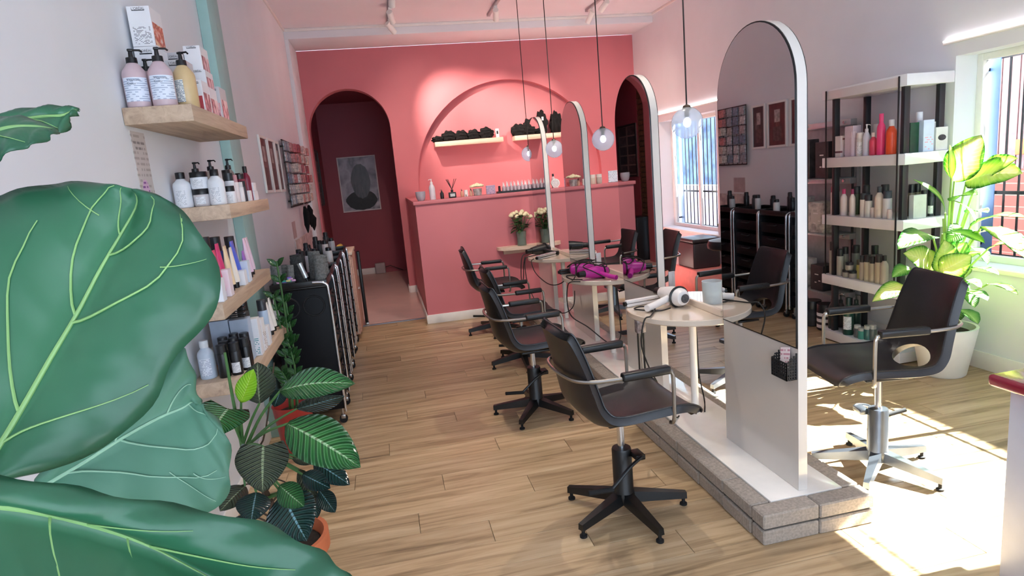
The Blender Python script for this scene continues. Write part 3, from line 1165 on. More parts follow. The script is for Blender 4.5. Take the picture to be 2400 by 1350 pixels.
def set_height(t, dz_):
    for c in t.children:
        if c.name.split('.')[0] in ('seat_shell', 'arm_frame', 'armrest', 'seat_plate'):
            c.location.z += dz_
        if c.name.startswith('piston'):
            f_ = (0.1605 + dz_) / 0.1605
            c.scale.z = f_
            c.location.z = 0.3 * (1 - f_)


for (loc, yaw, base, lb, dz_) in L0:
    if lb is None:
        o = chair0
        o.location = loc
        o.rotation_euler = (0, 0, math.radians(yaw))
    else:
        o = dup(chair0, loc, math.radians(yaw), lb)
    turn_base(o, base - yaw)
    set_height(o, dz_)
# right row, facing the platform from the window side
M['base_alu'] = mat('6e747c', 0.28, 0.85, var=0.05)
chairR = make_chair('black styling chair with silver base standing in the sun patch', M['steel'], M['base_alu'])
chairR.location = (2.215, 2.46, 0.0)
chairR.rotation_euler = (0, 0, math.radians(180 - 11))
turn_base(chairR, 4 - 169)
set_height(chairR, 0.025)
o = dup(chairR, (2.28, 3.82, 0), math.radians(180 + 6), 'black styling chair behind the nearest mirror on the window side')
turn_base(o, 20)
o = dup(chairR, (2.20, 5.15, 0), math.radians(180 - 4), 'black styling chair on the window side, seen past the second mirror')
turn_base(o, 50)
o = dup(chairR, (2.28, 6.2, 0), math.radians(180), 'farthest black styling chair on the window side by the partition')
turn_base(o, 10)

# round black stool and low furniture under the far window
t = thing('round_stool', 'black round cushioned stool by the pink wall, half hidden by mirror', 'stool', (3.12, 5.35, 0))
B().lathe([(0, 0.70), (0.15, 0.70), (0.175, 0.715), (0.18, 0.75), (0.165, 0.785), (0.10, 0.80), (0, 0.803)], n=28).obj('cushion', M['leather'], t)
B().cyl((0, 0, 0.25), (0, 0, 0.70), 0.02).obj('gas_post', M['chrome'], t)
for k in range(5):
    a = 2 * PI * k / 5
    d = Vector((math.cos(a), math.sin(a), 0))
    lg = B().tube([Vector((0, 0, 0.27)), d * 0.13 + Vector((0, 0, 0.19)), d * 0.25 + Vector((0, 0, 0.075))], [0.02, 0.016, 0.012]).obj('leg', M['black'], t)
    B().cyl(d * 0.25 + Vector((-0.012, 0, 0.03)), d * 0.25 + Vector((0.012, 0, 0.03)), 0.03).obj('caster', M['rubber'], lg)
t = thing('coral_plinth', 'low coral box plinth standing under the far window', 'plinth', (3.40, 6.75, 0))
B().box((-0.02, -0.3, 0), (0.43, 0.3, 0.30), 0.008).obj('body', mat('e58f86', 0.5), t)
t = thing('storage_cube', 'dark brown leather cube resting on the coral plinth under window', 'ottoman', (3.50, 6.75, 0.3005))
B().box((-0.10, -0.20, 0.0), (0.24, 0.20, 0.30), 0.02, 3).obj('body', mat('2c2326', 0.4), t)
B().box((-0.11, -0.21, 0.301), (0.25, 0.21, 0.345), 0.018, 3).obj('lid', mat('2c2629', 0.35), t)
t = thing('window_sill_plant', 'tiny green potted plant on the far window sill', 'plant', (XR + 0.09, 6.86, W1[2]))
B().lathe([(0, 0.0), (0.03, 0.0), (0.042, 0.08), (0.036, 0.08), (0.03, 0.06), (0, 0.06)]).obj('pot', M['white'], t)
lfm = None
for k in range(14):
    a, e = random.uniform(0, 2 * PI), random.uniform(0.3, 1.3)
    d = Vector((math.cos(a) * math.cos(e), math.sin(a) * math.cos(e), math.sin(e)))
    B().tube([Vector((0, 0, 0.06)), d * 0.04 + Vector((0, 0, 0.06)), d * 0.075 + Vector((0, 0, 0.055))], [0.004, 0.012, 0.002], 6).obj('leaf', M['stem_pale'], t)


# ------------------------------------------------------------------ bottles, jars, boxes
def bottle(name, label, loc, r, h, body, cap, kind='round', cat='bottle', group=None, lab=None, rz=0.0, labw=1.1, rough=0.3, text=None):
    t = thing(name, label, cat, loc, rz, group)
    bm_ = body if not isinstance(body, str) else mat(body, rough, var=0.03)
    cm = cap if not isinstance(cap, str) else mat(cap, 0.35, var=0.05)
    n = 20
    if kind == 'round':       # shoulder bottle with screw cap
        B().lathe([(0, 0), (r * 0.92, 0), (r, 0.006), (r, h * 0.62), (r * 0.9, h * 0.70), (r * 0.5, h * 0.79), (r * 0.44, h * 0.815), (0, h * 0.815)], n=n).obj('body', bm_, t)
        B().lathe([(0, h * 0.816), (r * 0.52, h * 0.816), (r * 0.52, h * 0.985), (r * 0.47, h), (0, h)], n=n).obj('cap', cm, t)
    elif kind == 'pump':      # shoulder bottle with pump dispenser
        hb = h * 0.76
        B().lathe([(0, 0), (r * 0.93, 0), (r, 0.006), (r, hb * 0.74), (r * 0.92, hb * 0.82), (r * 0.55, hb * 0.96), (r * 0.4, hb), (0, hb)], n=n).obj('body', bm_, t)
        c = B().lathe([(0, hb + 0.0004), (r * 0.46, hb + 0.0004), (r * 0.44, hb + h * 0.09), (r * 0.2, hb + h * 0.10), (r * 0.16, h * 0.955), (0, h * 0.955)], n=16)
        c.obj('collar', cm, t)
        hd = B().box((-r * 0.22, -r * 0.2, h * 0.956), (r * 0.24, r * 0.2, h), r * 0.08)
        hd.tube([(r * 0.2, 0, h * 0.98), (r * 0.75, 0, h * 0.978), (r * 0.92, 0, h * 0.945)], r * 0.09, 8)
        hd.obj('pump_head', cm, t)
    elif kind == 'spray':     # aerosol can with dome and tall cap
        B().lathe([(0, 0), (r * 0.96, 0), (r, 0.004), (r, h * 0.74), (r * 0.85, h * 0.79), (0, h * 0.79)], n=n).obj('body', bm_, t)
        B().lathe([(0, h * 0.7905), (r * 0.8, h * 0.7905), (r * 0.78, h * 0.96), (r * 0.6, h), (0, h)], n=n).obj('cap', cm, t)
    elif kind == 'cyl':       # straight bottle with flat cap of nearly full width
        B().lathe([(0, 0), (r * 0.96, 0), (r, 0.004), (r, h * 0.72), (r * 0.96, h * 0.735), (0, h * 0.735)], n=n).obj('body', bm_, t)
        B().lathe([(0, h * 0.7355), (r * 0.9, h * 0.7355), (r * 0.9, h * 0.99), (r * 0.85, h), (0, h)], n=n).obj('cap', cm, t)
    elif kind == 'jar':
        B().lathe([(0, 0), (r * 0.9, 0), (r, 0.008), (r, h * 0.66), (r * 0.96, h * 0.68), (0, h * 0.68)], n=28).obj('body', bm_, t)
        B().lathe([(0, h * 0.681), (r * 1.0, h * 0.681), (r * 1.0, h * 0.97), (r * 0.96, h), (0, h)], n=28).obj('lid', cm, t)
    elif kind == 'tube':      # squeeze tube standing on its cap
        B().lathe([(0, 0), (r * 0.62, 0), (r * 0.66, h * 0.14), (0, h * 0.14)], n=16).obj('cap', cm, t)
        bb = B()
        rings = []
        for f in (0, 0.06, 0.4, 0.75, 1.0):
            z = h * 0.141 + f * (h * 0.859)
            a, c = r * lerp(0.92, 1.08, f), r * lerp(0.92, 0.07, f ** 1.3)
            rings.append([bb.bm.verts.new((c * math.cos(2 * PI * i / 18), a * math.sin(2 * PI * i / 18), z)) for i in range(18)])
        bb.skin(rings).obj('body', bm_, t)
    elif kind == 'nozzle':
        B().lathe([(0, 0), (r, 0), (r, h * 0.5), (r * 0.4, h * 0.58), (0, h * 0.58)], n=12).obj('body', bm_, t)
        B().lathe([(0, h * 0.581), (r * 0.5, h * 0.581), (r * 0.42, h * 0.68), (r * 0.12, h), (0, h)], n=12).obj('nozzle', cm, t)
    if lab:
        lm_, z0, z1 = lab
        bb = B()
        k = 12
        rr = r * 1.012
        rows = [[Vector((rr * math.sin((i / k - 0.5) * labw * 2) , -rr * math.cos((i / k - 0.5) * labw * 2), z)) for i in range(k + 1)] for z in (h * z0, h * z1)]
        bb.grid(rows, uv=True)
        lo = bb.obj('label', lm_, t)
        if text:
            tt = mobj('print', text_mesh(text[0], text[1], 'LEFT').copy(), mat('4a5060', 0.6), lo)
            tt.location = (-r * 0.62, -rr * 0.985 - 0.0006, h * (z1 - 0.075))
            tt.rotation_euler = (PI / 2, 0, 0)
            tt.scale = (1, 1, 1)
    return t


def carton(name, label, loc, sx, sy, sz, face, cat='box', group=None, rz=0.0, art=None, head=True, side_art=None):
    """carton: local -Y face looks at the camera, +X face looks into the room"""
    t = thing(name, label, cat, loc, rz, group)
    B().box((-sx / 2, -sy / 2, 0), (sx / 2, sy / 2, sz), 0.0012, 1).obj('carton', face, t)
    if head:
        B().box((-sx * 0.28, -sy / 2 - 0.0006, sz * 0.885), (sx * 0.28, -sy / 2 - 0.0001, sz * 0.905)).obj('brand_bar', mat('33343a', 0.6), t)
        o = mobj('brand_print', text_mesh("L'ORÉAL", sx * 0.16).copy(), mat('4a4a50', 0.6), t)
        o.location = (0, -sy / 2 - 0.0004, sz * 0.935)
        o.rotation_euler = (PI / 2, 0, 0)
    if art:
        B().box((sx / 2 + 0.0001, -sy * 0.44, sz * 0.04), (sx / 2 + 0.0006, sy * 0.44, sz * 0.62)).obj('artwork', art, t)
    if side_art:
        B().box((-sx * 0.36, -sy / 2 - 0.0006, sz * 0.06), (sx * 0.4, -sy / 2 - 0.0001, sz * 0.5)).obj('front_print', side_art, t)
    return t


LB = print_mat('bottle_label_print', 'dfe8f6', 'a6b4cc', 11, 0.6, 9, coord='UV', axes=('Y', 'X'))
LBG = print_mat('bottle_label_print_grey', 'e2e5ea', 'aab0b8', 12, 0.5, 9, coord='UV', axes=('Y', 'X'))
LBC = print_mat('bottle_label_back_print', 'e8ece8', '6f8494', 14, 0.8, 12, coord='UV', axes=('Y', 'X'))
ART1 = picture_mat('carton_art_flame', [(0.3, 'f2e2de'), (0.45, 'd86a4a'), (0.55, 'a83a34'), (0.62, 'f0c090'), (0.75, 'f4eae6')], 26, 3)
ART2 = picture_mat('carton_art_strands', [(0.3, 'f4ecec'), (0.46, 'e8b8bc'), (0.54, '5c2a34'), (0.62, 'e2a0a8'), (0.75, 'f4eeee')], 40, 4, stretch=(1, 1, 0.3))
CART = mat('e9eaee', 0.45, var=0.02)
CARTG = mat('c9c8cc', 0.45, var=0.02)

z1 = SHELF[0][2] + 0.0005
bottle('pump_bottle', 'pink pump bottle at the wall end of the top shelf', (-0.880, 2.757, z1), 0.044, 0.222, 'c9b3ba', '0d0e12', 'pump', 'bottle', 'pump bottles on the top shelf', (LB, 0.10, 0.50), rz=0.25, text=('Vitamino\nColor', 0.013))
bottle('pump_bottle', 'pink pump bottle in the middle of the top shelf front row', (-0.787, 2.757, z1), 0.044, 0.224, 'c9b3ba', '0d0e12', 'pump', 'bottle', 'pump bottles on the top shelf', (LB, 0.11, 0.51), rz=0.3, text=('Vitamino\nColor', 0.013))
bottle('pump_bottle', 'pale yellow pump bottle on the outer corner of the top shelf', (-0.729, 2.852, z1), 0.043, 0.222, 'cdb487', '0d0e12', 'pump', 'bottle', 'pump bottles on the top shelf', (LBC, 0.10, 0.49), rz=-0.5, labw=0.6)
bottle('pump_bottle', 'pump bottle half hidden behind the front row of the top shelf', (-0.868, 2.868, z1), 0.04, 0.205, 'c4aeb6', '0d0e12', 'pump', 'bottle', 'pump bottles on the top shelf')
carton('gift_carton', 'lower white carton at the wall behind the pink bottles', (-0.872, 2.985, z1), 0.085, 0.14, 0.262, CART, art=ART1)
carton('gift_carton', 'topmost white carton with orange flame picture, top shelf', (-0.872, 2.985, z1 + 0.263), 0.085, 0.14, 0.155, CART, art=ART1, side_art=print_mat('carton_print', 'e9eaee', '55565c', 16, 0.5, 12))
carton('gift_carton', 'grey carton standing behind the middle pump bottle', (-0.783, 3.02, z1), 0.08, 0.12, 0.215, CARTG, side_art=print_mat('carton_print_b', 'c9c8cc', '8a8488', 16, 0.5, 12))
carton('gift_carton', 'second grey carton behind the pink bottles, lower', (-0.825, 3.17, z1), 0.07, 0.12, 0.275, CARTG)
carton('gift_carton', 'bottom carton of the strand-print stack behind the yellow bottle', (-0.742, 3.20, z1), 0.072, 0.13, 0.125, CART, art=ART2)
carton('gift_carton', 'middle carton of the strand-print stack behind the yellow bottle', (-0.745, 3.205, z1 + 0.126), 0.07, 0.13, 0.075, CART, art=ART2)
carton('gift_carton', 'top carton of the strand-print stack behind the yellow bottle', (-0.752, 3.21, z1 + 0.202), 0.07, 0.13, 0.105, CART, art=ART2)
carton('gift_carton', 'slim carton at the shelf edge just past the yellow bottle', (-0.718, 3.02, z1), 0.05, 0.11, 0.13, CART, art=ART2, side_art=mat('b04048', 0.5))
carton('gift_carton', 'lone carton with red strand print at the far top shelf edge', (-0.728, 3.36, z1), 0.062, 0.13, 0.15, CARTG, art=ART2, side_art=ART2)

z2 = SHELF[1][2] + 0.0005
WB = 'e4e8ee'
bottle('shampoo_bottle', 'white bottle with black cap at the wall end of second shelf', (-0.880, 3.095, z2), 0.038, 0.158, WB, '0d0e12', 'round', 'bottle', None, (LBG, 0.08, 0.5), labw=0.5)
bottle('cosmetic_jar', 'lower white jar with black lid on the second shelf', (-0.806, 3.105, z2), 0.036, 0.078, 'c9c4c6', '0d0e12', 'jar', 'jar', None, (LBG, 0.12, 0.55), labw=0.6)
bottle('cosmetic_jar', 'upper white jar stacked on another jar, second shelf', (-0.806, 3.105, z2 + 0.0785), 0.037, 0.076, WB, '0d0e12', 'jar', 'jar', None, (LBG, 0.12, 0.55), labw=0.6)
bottle('shampoo_bottle', 'white bottle with black cap in the middle of second shelf', (-0.737, 3.10, z2), 0.036, 0.160, WB, '0d0e12', 'round', 'bottle', None, (LBG, 0.08, 0.5), labw=0.5)
bottle('pump_bottle', 'black pump bottle behind the stacked jars', (-0.845, 3.22, z2), 0.035, 0.205, '9c9290', '0d0e12', 'pump', 'bottle', 'black pump bottles on second shelf', rz=-0.6)
bottle('pump_bottle', 'beige pump bottle behind the middle white bottle', (-0.80, 3.315, z2), 0.035, 0.215, 'b7aaa2', '0d0e12', 'pump', 'bottle', 'black pump bottles on second shelf', rz=-0.4)
bottle('pump_bottle', 'pump bottle near the far end of second shelf', (-0.765, 3.52, z2), 0.033, 0.225, '6f6462', '0d0e12', 'pump', 'bottle', 'black pump bottles on second shelf', rz=-0.3)
bottle('cosmetic_jar', 'small white jar with black lid at second shelf edge', (-0.712, 3.215, z2), 0.026, 0.082, WB, '0d0e12', 'jar', 'jar', None, (LBG, 0.1, 0.5), labw=0.7)
bottle('cosmetic_bottle', 'white bottle with tall grey cap behind the small jar', (-0.722, 3.292, z2), 0.024, 0.145, WB, '20262b', 'cyl', 'bottle')
bottle('squeeze_tube', 'slim white and red carton tube at second shelf edge', (-0.708, 3.355, z2), 0.014, 0.135, 'e4d6d6', 'c08a90', 'cyl', 'tube')
bottle('cosmetic_bottle', 'brown bottle with dark cap near the second shelf end', (-0.757, 3.42, z2), 0.022, 0.165, '5a4a46', '181416', 'cyl', 'bottle')
for k, (xx, yy, rr, hh, bc, cc, kd, lb) in enumerate([
        (-0.708, 3.44, 0.018, 0.100, 'e6e2e4', 'd8d2d2', 'cyl', 'small white vial at the second shelf edge past the tube'),
        (-0.704, 3.455+0.055, 0.014, 0.105, '3a3236', '16131a', 'cyl', 'slim dark vial between white boxes, second shelf'),
        (-0.735, 3.60, 0.030, 0.150, '7c1f3a', '1a1214', 'spray', 'wine red can with black cap on the second shelf'),
        (-0.775, 3.66, 0.030, 0.150, '7a2038', '1a1214', 'spray', 'wine red can behind the first one on second shelf'),
        (-0.712, 3.655, 0.022, 0.185, '7f1c36', '1a1416', 'round', 'wine red bottle with pointed black cap, second shelf end'),
        (-0.745, 3.76, 0.028, 0.145, '6d2034', '1a1416', 'spray', 'last wine red can at the far second shelf end')]):
    bottle('hair_product', lb, (xx, yy, z2), rr, hh, bc, cc, kd)
for k, (xx, yy, sx, sy, sz, lb) in enumerate([(-0.703, 3.575, 0.035, 0.06, 0.055, 'small white box at the second shelf edge by dark vial'),
                                              (-0.704, 3.72, 0.04, 0.10, 0.05, 'small white box at the far second shelf corner')]):
    carton('product_box', lb, (xx, yy, z2), sx, sy, sz, CART, head=False)
carton('product_box', 'white box stacked on the small box at second shelf corner', (-0.704, 3.72, z2 + 0.051), 0.036, 0.07, 0.045, CART, head=False)

z3 = SHELF[2][2] + 0.0005
T3 = [(-0.775, 2.80, 0.026, 0.265, '21306a', '11131c', 'cyl', 'dark navy bottle at the near end of third shelf', None),
      (-0.722, 2.80, 0.026, 0.205, 'd8486e', '14141a', 'tube', 'pink squeeze tube nearest on the third shelf', None),
      (-0.728, 2.895, 0.027, 0.225, 'd23a72', '14141a', 'tube', 'tall magenta squeeze tube on the third shelf', None),
      (-0.79, 2.95, 0.026, 0.255, '1d1e3a', '101016', 'cyl', 'black capped bottle behind the magenta tubes', None),
      (-0.72, 2.985, 0.024, 0.205, 'ead2ac', '14141a', 'tube', 'cream coloured squeeze tube on the third shelf', None),
      (-0.775, 3.06, 0.028, 0.245, '22356f', '101016', 'cyl', 'navy bottle behind the cream tube', None),
      (-0.718, 3.075, 0.022, 0.19, 'f0e6d8', '14141a', 'tube', 'ivory squeeze tube between cream and blue tubes', None),
      (-0.735, 3.19, 0.032, 0.21, '4f66cf', '14141a', 'tube', 'blue squeeze tube on the third shelf', 1),
      (-0.715, 3.30, 0.022, 0.15, '9a6cc0', '14141a', 'tube', 'violet squeeze tube beside the blue one', None),
      (-0.775, 3.33, 0.026, 0.225, '8a7c86', '2a2428', 'cyl', 'grey mauve bottle behind the violet tube', None),
      (-0.722, 3.40, 0.026, 0.205, 'e4c8de', '14141a', 'tube', 'pale pink squeeze tube on the third shelf', None),
      (-0.735, 3.52, 0.026, 0.20, 'dfcadc', '14141a', 'tube', 'last pale pink squeeze tube, far end of third shelf', None)]
for (xx, yy, rr, hh, bc, cc, kd, lb, ll) in T3:
    bottle('squeeze_tube' if kd == 'tube' else 'shampoo_bottle', lb, (xx, yy, z3), rr, hh, bc, cc, kd, 'tube' if kd == 'tube' else 'bottle', 'colour care row on the third shelf')
for (xx, yy, sz, cc, lb) in [(-0.702, 2.715, 0.095, 'e2e6ee', 'white and red box at the near corner of third shelf'), (-0.703, 3.145, 0.07, 'e6e8ee', 'small white box below the blue tube'),
                             (-0.701, 2.845, 0.115, 'eadde4', 'slim pale box between the pink tubes, third shelf'), (-0.702, 3.24, 0.105, 'd9e2ee', 'pale blue box in front of the blue tube')]:
    carton('product_box', lb, (xx, yy, z3), 0.036, 0.055, sz, mat(cc, 0.45), head=False)

z4 = SHELF[3][2] + 0.0005
bottle('shampoo_bottle', 'white bottle at the wall end of the lowest shelf', (-0.870, 2.955, z4), 0.036, 0.175, 'c6d6e8', 'dfe6ee', 'round', 'bottle', None, (LB, 0.1, 0.55), labw=0.7)
B4 = [(-0.795, 2.93, 0.024, 0.150), (-0.745, 2.95, 0.025, 0.150), (-0.80, 3.0, 0.024, 0.15), (-0.715, 3.015, 0.024, 0.150), (-0.765, 3.03, 0.024, 0.155), (-0.82, 3.07, 0.024, 0.155), (-0.725, 3.085, 0.024, 0.160), (-0.775, 3.10, 0.024, 0.160)]
l4 = ['nearest black cylinder bottle on the lowest shelf', 'second black cylinder bottle in the lowest shelf front row', 'black cylinder bottle behind the nearest one, lowest shelf', 'black cylinder bottle with silver label, lowest shelf edge',
      'black cylinder bottle in the middle of the lowest shelf cluster', 'black cylinder bottle close to the wall, lowest shelf', 'black cylinder bottle at the edge, last of the lowest cluster', 'black cylinder bottle at the back of the lowest cluster']
for k, ((xx, yy, rr, hh), lb) in enumerate(zip(B4, l4)):
    bottle('styling_bottle', lb, (xx, yy, z4), rr, hh, '0e0f13', '16181d', 'cyl', 'bottle', 'black bottles on the lowest shelf', (LBG, 0.08, 0.4) if k in (1, 3) else None, labw=0.8)
carton('product_box', 'left pale blue carton behind the black bottles, lowest shelf', (-0.85, 3.20, z4), 0.085, 0.07, 0.215, mat('a9b8cc', 0.5), head=False)
carton('product_box', 'right pale blue carton behind the black bottles, lowest shelf', (-0.760, 3.20, z4), 0.085, 0.07, 0.21, mat('a9b8cc', 0.5), head=False)
carton('product_box', 'tall white carton with teal print on the lowest shelf', (-0.725, 3.27, z4), 0.07, 0.06, 0.19, CART, head=False, side_art=print_mat('teal_print', 'e9eaee', '4f9aa0', 9, 0.5, 8))
carton('product_box', 'second white carton along the lowest shelf edge', (-0.715, 3.365, z4), 0.05, 0.075, 0.165, CART, head=False, art=print_mat('grey_print', 'e9eaee', '9a8e88', 10, 0.5, 8, axes=('Y', 'Z')))
carton('product_box', 'short white carton along the lowest shelf edge', (-0.707, 3.465, z4), 0.045, 0.06, 0.105, CART, head=False)
bottle('shampoo_bottle', 'pale blue bottle with dark cap near the mint upright', (-0.73, 3.60, z4), 0.027, 0.225, 'b4c8e0', '33363c', 'cyl')
bottle('squeeze_tube', 'white squeeze tube past the pale blue bottle, lowest shelf', (-0.722, 3.70, z4), 0.025, 0.19, 'eeecea', '17181c', 'tube', 'tube')
bottle('squeeze_tube', 'second white squeeze tube on the lowest shelf', (-0.725, 3.80, z4), 0.026, 0.20, 'f0ece6', '17181c', 'tube', 'tube')
bottle('squeeze_tube', 'last white squeeze tube at the far end of lowest shelf', (-0.72, 3.92, z4), 0.026, 0.17, 'eef0f2', '17181c', 'tube', 'tube')
bottle('pump_bottle', 'taupe bottle with dark cap behind the lowest shelf boxes', (-0.84, 3.34, z4), 0.035, 0.29, '8f857c', '26221f', 'cyl')
bottle('pump_bottle', 'dark grey bottle beside the mint upright, lowest shelf', (-0.80, 3.47, z4), 0.03, 0.27, '4c4a4a', '1c1a1a', 'cyl')
t = thing('hair_pins_rack', 'black wire display rack lying on the lowest shelf boxes', 'rack', (-0.80, 3.20, z4 + 0.2155))
b = B()
for k in range(3):
    zz = 0.006 + 0.02 * k
    b.tube([(-0.09, -0.03, zz), (0.07, -0.03, zz), (0.07, 0.03, zz), (-0.09, 0.03, zz)], 0.003, 6, True)
b.tube([(0.0, 0, 0.003), (0.0, 0, 0.10)], 0.004)
b.obj('wire', M['black'], t)

# sheet of paper on the wall under the top shelf
t = thing('wall_poster', 'narrow printed paper poster on the left wall below the top shelf', 'poster', (XL + 0.0015, 2.735, 1.60))
B().box((-0.001, 0, 0), (0.001, 0.15, 0.285)).obj('paper', print_mat('poster_print', 'c9c4c2', 'aba4a2', 13, 0.5, 12, axes=('Y', 'Z')), t)
B().box((0.0011, 0.012, 0.215), (0.0016, 0.138, 0.25)).obj('heading', print_mat('poster_head', 'c9c4c2', '8a8484', 1.6, 0.75, 16, axes=('Y', 'Z')), t)
b = B()
b.prism([(0.062 + 0.035 * math.cos(2 * PI * i / 24), 0.055 + 0.042 * math.sin(2 * PI * i / 24)) for i in range(24)], 0.0011, 0.0017, 'yz')
b.obj('badge', print_mat('poster_badge', 'd9b6d4', '8a4f9a', 5, 0.5, 5, axes=('Y', 'Z')), t)


# ------------------------------------------------------------------ framed pictures and passage poster
HAIR = picture_mat('hair_photo_brown', [(0.3, '2a1418'), (0.48, '5a2a2e'), (0.6, '3a1c20'), (0.8, '8a5a54')], 9, 5, stretch=(1, 1, 0.35))
HAIRD = picture_mat('hair_photo_dark', [(0.3, '14141a'), (0.5, '2c2a30'), (0.62, '1c1b20'), (0.8, '8c8684')], 9, 5, stretch=(1, 1, 0.35))


def frame(y0, y1, z0, z1, pic, label):
    t = thing('picture_frame', label, 'picture', (XL + 0.001, y0, z0), 0, 'white framed hair pictures on left wall')
    L, H_ = y1 - y0, z1 - z0
    b = B()
    for a, c in (((0, 0, 0), (0.018, 0.022, H_)), ((0, L - 0.022, 0), (0.018, L, H_)), ((0, 0.022, 0), (0.018, L - 0.022, 0.022)), ((0, 0.022, H_ - 0.022), (0.018, L - 0.022, H_))):
        b.box(a, c, 0.002, 1)
    b.obj('frame', M['white'], t)
    p = B().box((0.002, 0.0225, 0.0225), (0.008, L - 0.0225, H_ - 0.0225)).obj('photo', pic, t)
    B().box((0.0081, L * 0.36, H_ * 0.55), (0.0086, L * 0.64, H_ * 0.82)).obj('inset_photo', mat('b8b0ac', 0.5, var=0.3, scale=30), p)
    B().box((0.0081, L * 0.28, H_ * 0.14), (0.0086, L * 0.72, H_ * 0.45)).obj('inset_photo', mat('5a4c4c', 0.5, var=0.4, scale=30), p)


frame(5.45, 5.78, 1.60, 2.07, HAIR, 'white framed brown hair picture, first after the shelves')
frame(5.83, 6.16, 1.60, 2.07, HAIR, 'white framed brown hair picture in the middle of three')
frame(6.20, 6.45, 1.60, 2.07, HAIRD, 'white framed dark picture next to the wire grid board')

t = thing('hair_poster', 'framed black and white photo of long hair seen from behind', 'picture', (-0.71, 11.468, 1.14))
W_, H_ = 0.66, 0.955
b = B()
for a, c in (((0, -0.02, 0), (0.018, 0, H_)), ((W_ - 0.018, -0.02, 0), (W_, 0, H_)), ((0.018, -0.02, 0), (W_ - 0.018, 0, 0.018)), ((0.018, -0.02, H_ - 0.018), (W_ - 0.018, 0, H_))):
    b.box(a, c)
b.obj('frame', mat('e0d4d4', 0.4), t)
ph = B().box((0.0185, -0.012, 0.0185), (W_ - 0.0185, -0.002, H_ - 0.0185)).obj('photo', picture_mat('grey_room_photo', [(0.3, '5c5662'), (0.5, 'b0aab6'), (0.62, '6c6670'), (0.8, 'd0cad2')], 2.6, 3), t)


def ell(cx, cz, rx, rz, n=28, wob=0.0):
    return [(cx + rx * math.cos(2 * PI * i / n) * (1 + wob * math.sin(5 * i)), cz + rz * math.sin(2 * PI * i / n) * (1 + wob * math.cos(3 * i))) for i in range(n)]


B().prism(ell(W_ * 0.52, 0.19, 0.27, 0.17, wob=0.03), -0.0128, -0.0121, 'xz').obj('shoulders', mat('1c1a1e', 0.5, var=0.3, scale=20), ph)
B().prism(ell(W_ * 0.55, 0.52, 0.165, 0.30, wob=0.03), -0.0136, -0.0129, 'xz').obj('hair', picture_mat('grey_hair_photo', [(0.3, '241c20'), (0.5, '4a3c40'), (0.65, '302428'), (0.8, '705e60')], 22, 4, stretch=(1, 1, 0.12)), ph)

# picture collage and black speaker inside the passage (seen in the second mirror)
t = thing('photo_collage', 'black framed collage of small photos on the passage side wall', 'picture', (-0.949, 9.74, 1.33))
B().box((0, 0, 0), (0.012, 0.80, 0.86), 0.002).obj('backing', mat('8a7470', 0.5), t)
b = B()
for a, c in (((0.0125, 0, 0), (0.025, 0.03, 0.86)), ((0.0125, 0.77, 0), (0.025, 0.80, 0.86)), ((0.0125, 0.03, 0), (0.025, 0.77, 0.03)), ((0.0125, 0.03, 0.83), (0.025, 0.77, 0.86))):
    b.box(a, c)
b.obj('frame', M['black'], t)
for i in range(2):
    for k in range(5):
        B().box((0.0122, 0.06 + 0.36 * i, 0.05 + 0.158 * k), (0.0135, 0.36 + 0.36 * i, 0.185 + 0.158 * k)).obj('photo', mat(['3a2a2e', '5a4648', '2a1e22'][(i + k) % 3], 0.4, var=0.5, scale=14), t)
t = thing('floor_speaker', 'black floor speaker standing inside the passage doorway', 'speaker', (-0.83, 9.55, 0))
B().box((-0.11, -0.18, 0), (0.11, 0.18, 0.70), 0.01).obj('cabinet', M['black'], t)
B().box((0.1105, -0.16, 0.03), (0.118, 0.16, 0.67), 0.004).obj('grille_cloth', M['black_matt'], t)

# ------------------------------------------------------------------ wire grid board with hanging packets
t = thing('wire_grid_board', 'black wire grid board hung with hair accessories on left wall', 'display board', (XL, 6.52, 1.44))
GL, GH = 1.72, 0.66
b = B()
for k in range(4):
    zz = 0.005 + k * (GH - 0.01) / 3
    b.box((0.030, 0, zz - 0.006), (0.042, GL, zz + 0.006))
b.obj('main_wires', M['black'], t)
b = B()
for k in range(19):
    yy = GL * k / 18
    b.box((0.034, yy - 0.003, 0), (0.040, yy + 0.003, GH))
for k in range(13):
    zz = GH * k / 12
    b.box((0.034, 0, zz - 0.002), (0.040, GL, zz + 0.002))
b.obj('fine_wires', M['black'], t)
b = B()
for yy in (0.1, GL - 0.1):
    for zz in (0.06, GH - 0.06):
        b.box((0.0005, yy - 0.008, zz - 0.008), (0.034, yy + 0.008, zz + 0.008))
b.obj('wall_hooks', M['black'], t)
cols_near = ['aab4bc', '9aa6b0', 'c2c6ca', '7f93a8', 'b8b4b4', 'cfd2d4']
cols_far = ['e6bcb8', 'd08a88', 'f0dcd4', 'eee6e0', 'c46a70', 'e6c8bc', 'f6eee8', 'b8505a']
pk = {}
CN = dict(zip(cols_near + cols_far, ['blue grey', 'slate blue', 'light grey', 'steel blue', 'warm grey', 'pale silver', 'pale pink', 'rose', 'blush', 'beige', 'red', 'peach', 'cream', 'crimson']))
ORD = ['nearest', 'second', 'third', 'fourth', 'fifth', 'sixth', 'seventh', 'eighth', 'ninth', 'tenth', 'eleventh', 'farthest']
n = 0
rows_name = ['top', 'second', 'third', 'bottom']
